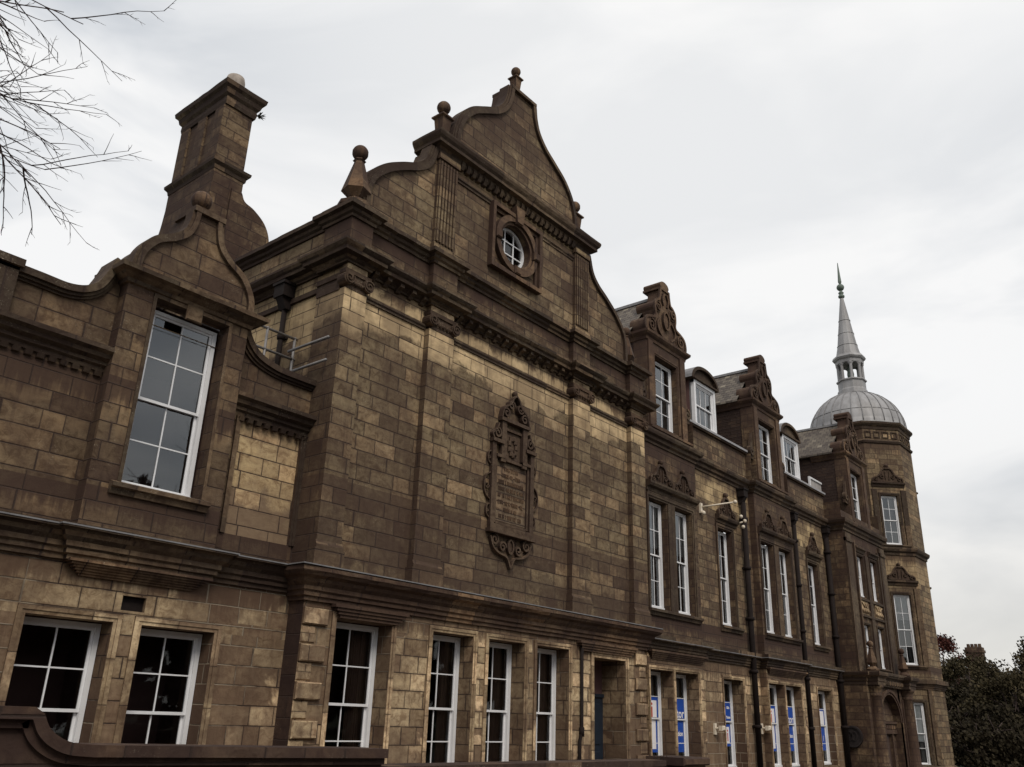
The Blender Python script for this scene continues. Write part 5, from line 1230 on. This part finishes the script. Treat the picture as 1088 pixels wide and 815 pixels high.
leafy('evergreen_tree', 82.0, 84, 8.6, 4.2, .1, 'leaf_dark', 'broad dark tree standing behind the others at far right', 19)
leafy('evergreen_tree', 75.7, 62, 2.6, 2.6, .02, 'leaf_dark', 'lowest dark shrub tucked against the foot of the tower', 31, n=7000)
leafy('evergreen_tree', 77.2, 56, 2.0, 2.6, .02, 'leaf_dark', 'dark clipped shrub at the very bottom right near the tower', 32, n=7000)
# distant house whose chimney clears the trees
hx, hy = math.sin(R(77.55)) * 118, math.cos(R(77.55)) * 118 - 12
hs = thing('stone_house', (hx, hy, 0), 'distant dark stone house showing only its broad chimney above the trees', 'house')
m = MB(); m.box(W0, hx - 6, hx + 6, hy - 4, hy + 4, 0, 6.0); m.build('wall', 'bay', hs)
m = MB(); m.prism_u(W0, [(hy - 4.3, 5.9), (hy + 4.3, 5.9), (hy, 8.2)], hx - 6.2, hx + 6.2); m.build('roof', 'slate', hs)
m = MB(); m.box(W0, hx - .6, hx + .6, hy - .9, hy + .9, 6.2, 11.1); m.box(W0, hx - .7, hx + .7, hy - 1.0, hy + 1.0, 10.5, 10.8)
for k in range(4): m.lathe((hx, hy - .6 + k * .4), [(.2, 11.05), (.17, 11.5)], 8)
m.build('chimney', 'bay', hs)
# bare street tree, its branches reaching into the upper left corner
rg = random.Random(21); bx_, by_ = -1.3, -6.1
t = thing('bare_tree', (bx_, by_, 0), 'leafless tree reaching fine twigs into the upper left corner', 'tree')
m = MB(); tips = []
m.tube([(bx_, by_, -.1), (bx_ + .05, by_ + .05, 2), (bx_ + .25, by_ + .2, 4.2), (bx_ + .5, by_ + .3, 6.0), (bx_ + .7, by_ + .5, 8.5)], [.2, .17, .13, .1, .05], 10)
m.build('trunk', 'bark', t)
m = MB()
def twig(p, d, L, r, lvl):
    pts = [Vector(p)]; d = Vector(d).normalized(); n = max(4, int(L / .09))
    for i in range(n):
        d = (d + Vector((rg.uniform(-1, 1), rg.uniform(-1, 1), rg.uniform(-1, 1))) * .10 + Vector((0, 0, -.004))).normalized(); pts.append(pts[-1] + d * L / n)
    m.tube(pts, [r * (1 - .65 * i / n) for i in range(n + 1)], 5 if r > .006 else 3)
    if lvl > 0:
        for i in range(1, n + 1):
            if rg.random() < (.62 if lvl > 1 else .5):
                a = d.orthogonal().normalized(); a.rotate(Matrix.Rotation(rg.uniform(0, 6.28), 3, d)); fr = 1 - .6 * i / n
                twig(pts[i], d + a * rg.uniform(.5, .95), L * rg.uniform(.22, .4) * (.45 + fr * .6), r * .6, lvl - 1)
BR = [((-.85, -5.75, 5.6), (1.8, -4.85, 6.05), .012), ((-.85, -5.75, 5.8), (1.95, -4.85, 6.5), .013), ((-.7, -5.7, 6.3), (1.65, -5.0, 6.85), .010), ((-.65, -5.7, 7.0), (1.6, -5.1, 7.45), .012), ((-.9, -5.8, 5.4), (1.65, -4.9, 5.75), .009), ((-.6, -5.6, 6.8), (1.5, -5.2, 7.1), .010), ((-.8, -5.7, 5.6), (1.75, -4.9, 6.2), .010), ((-.8, -5.7, 5.9), (1.6, -4.9, 6.2), .010), ((-.8, -5.7, 6.3), (1.7, -5.0, 6.7), .010), ((-.8, -5.7, 6.0), (1.55, -4.9, 5.95), .009)]
for a, b, r in BR: 
    a, b = Vector(a), Vector(b); twig(a, b - a, (b - a).length * 1.06, r, 3)
for k in range(8):
    a = k * .8 + 2.2; twig((bx_ + .4, by_ + .3, 5 + k * .35), (math.cos(a) - .3, math.sin(a) - .2, .5), 2.0, .03, 2)
m.build('branches', 'twig', t, uv=False)
# unseen trees added behind the camera to darken the window reflections
for k, (x, top) in enumerate(((-9, 10), (1, 11), (11, 10), (22, 11), (34, 10), (47, 10))):
    leafy('added_street_tree', math.degrees(math.atan2(x, -19.0)), math.hypot(x, 19.0), top, 5.6, .5, 'leaf_dark', 'unseen broad tree added across the street to darken the window reflections', 60 + k, n=9000, leaf=1.3, group='unseen trees added across the street for the window reflections')
# one tall bare tree, unseen, added so branches cross the big left window's reflection
rg = random.Random(77); t = thing('added_bare_tree', (29, -31, 0), 'unseen tall leafless tree added across the street for the big left window reflection', 'tree')
m = MB(); tips = []; m.tube([(29, -31, -.1), (29.2, -31, 7), (28.8, -31, 14), (29.1, -31, 24)], [.55, .42, .28, .05], 8); m.build('trunk', 'bark', t)
m = MB()
for k in range(26): a = k * 2.4; limb(m, (29, -31, 7 + k * .62), (math.cos(a), math.sin(a), .55), .2 - .005 * k, 5.6 - .12 * k, rg, 2, tips, .3, .1)
m.build('branches', 'twig', t, uv=False)
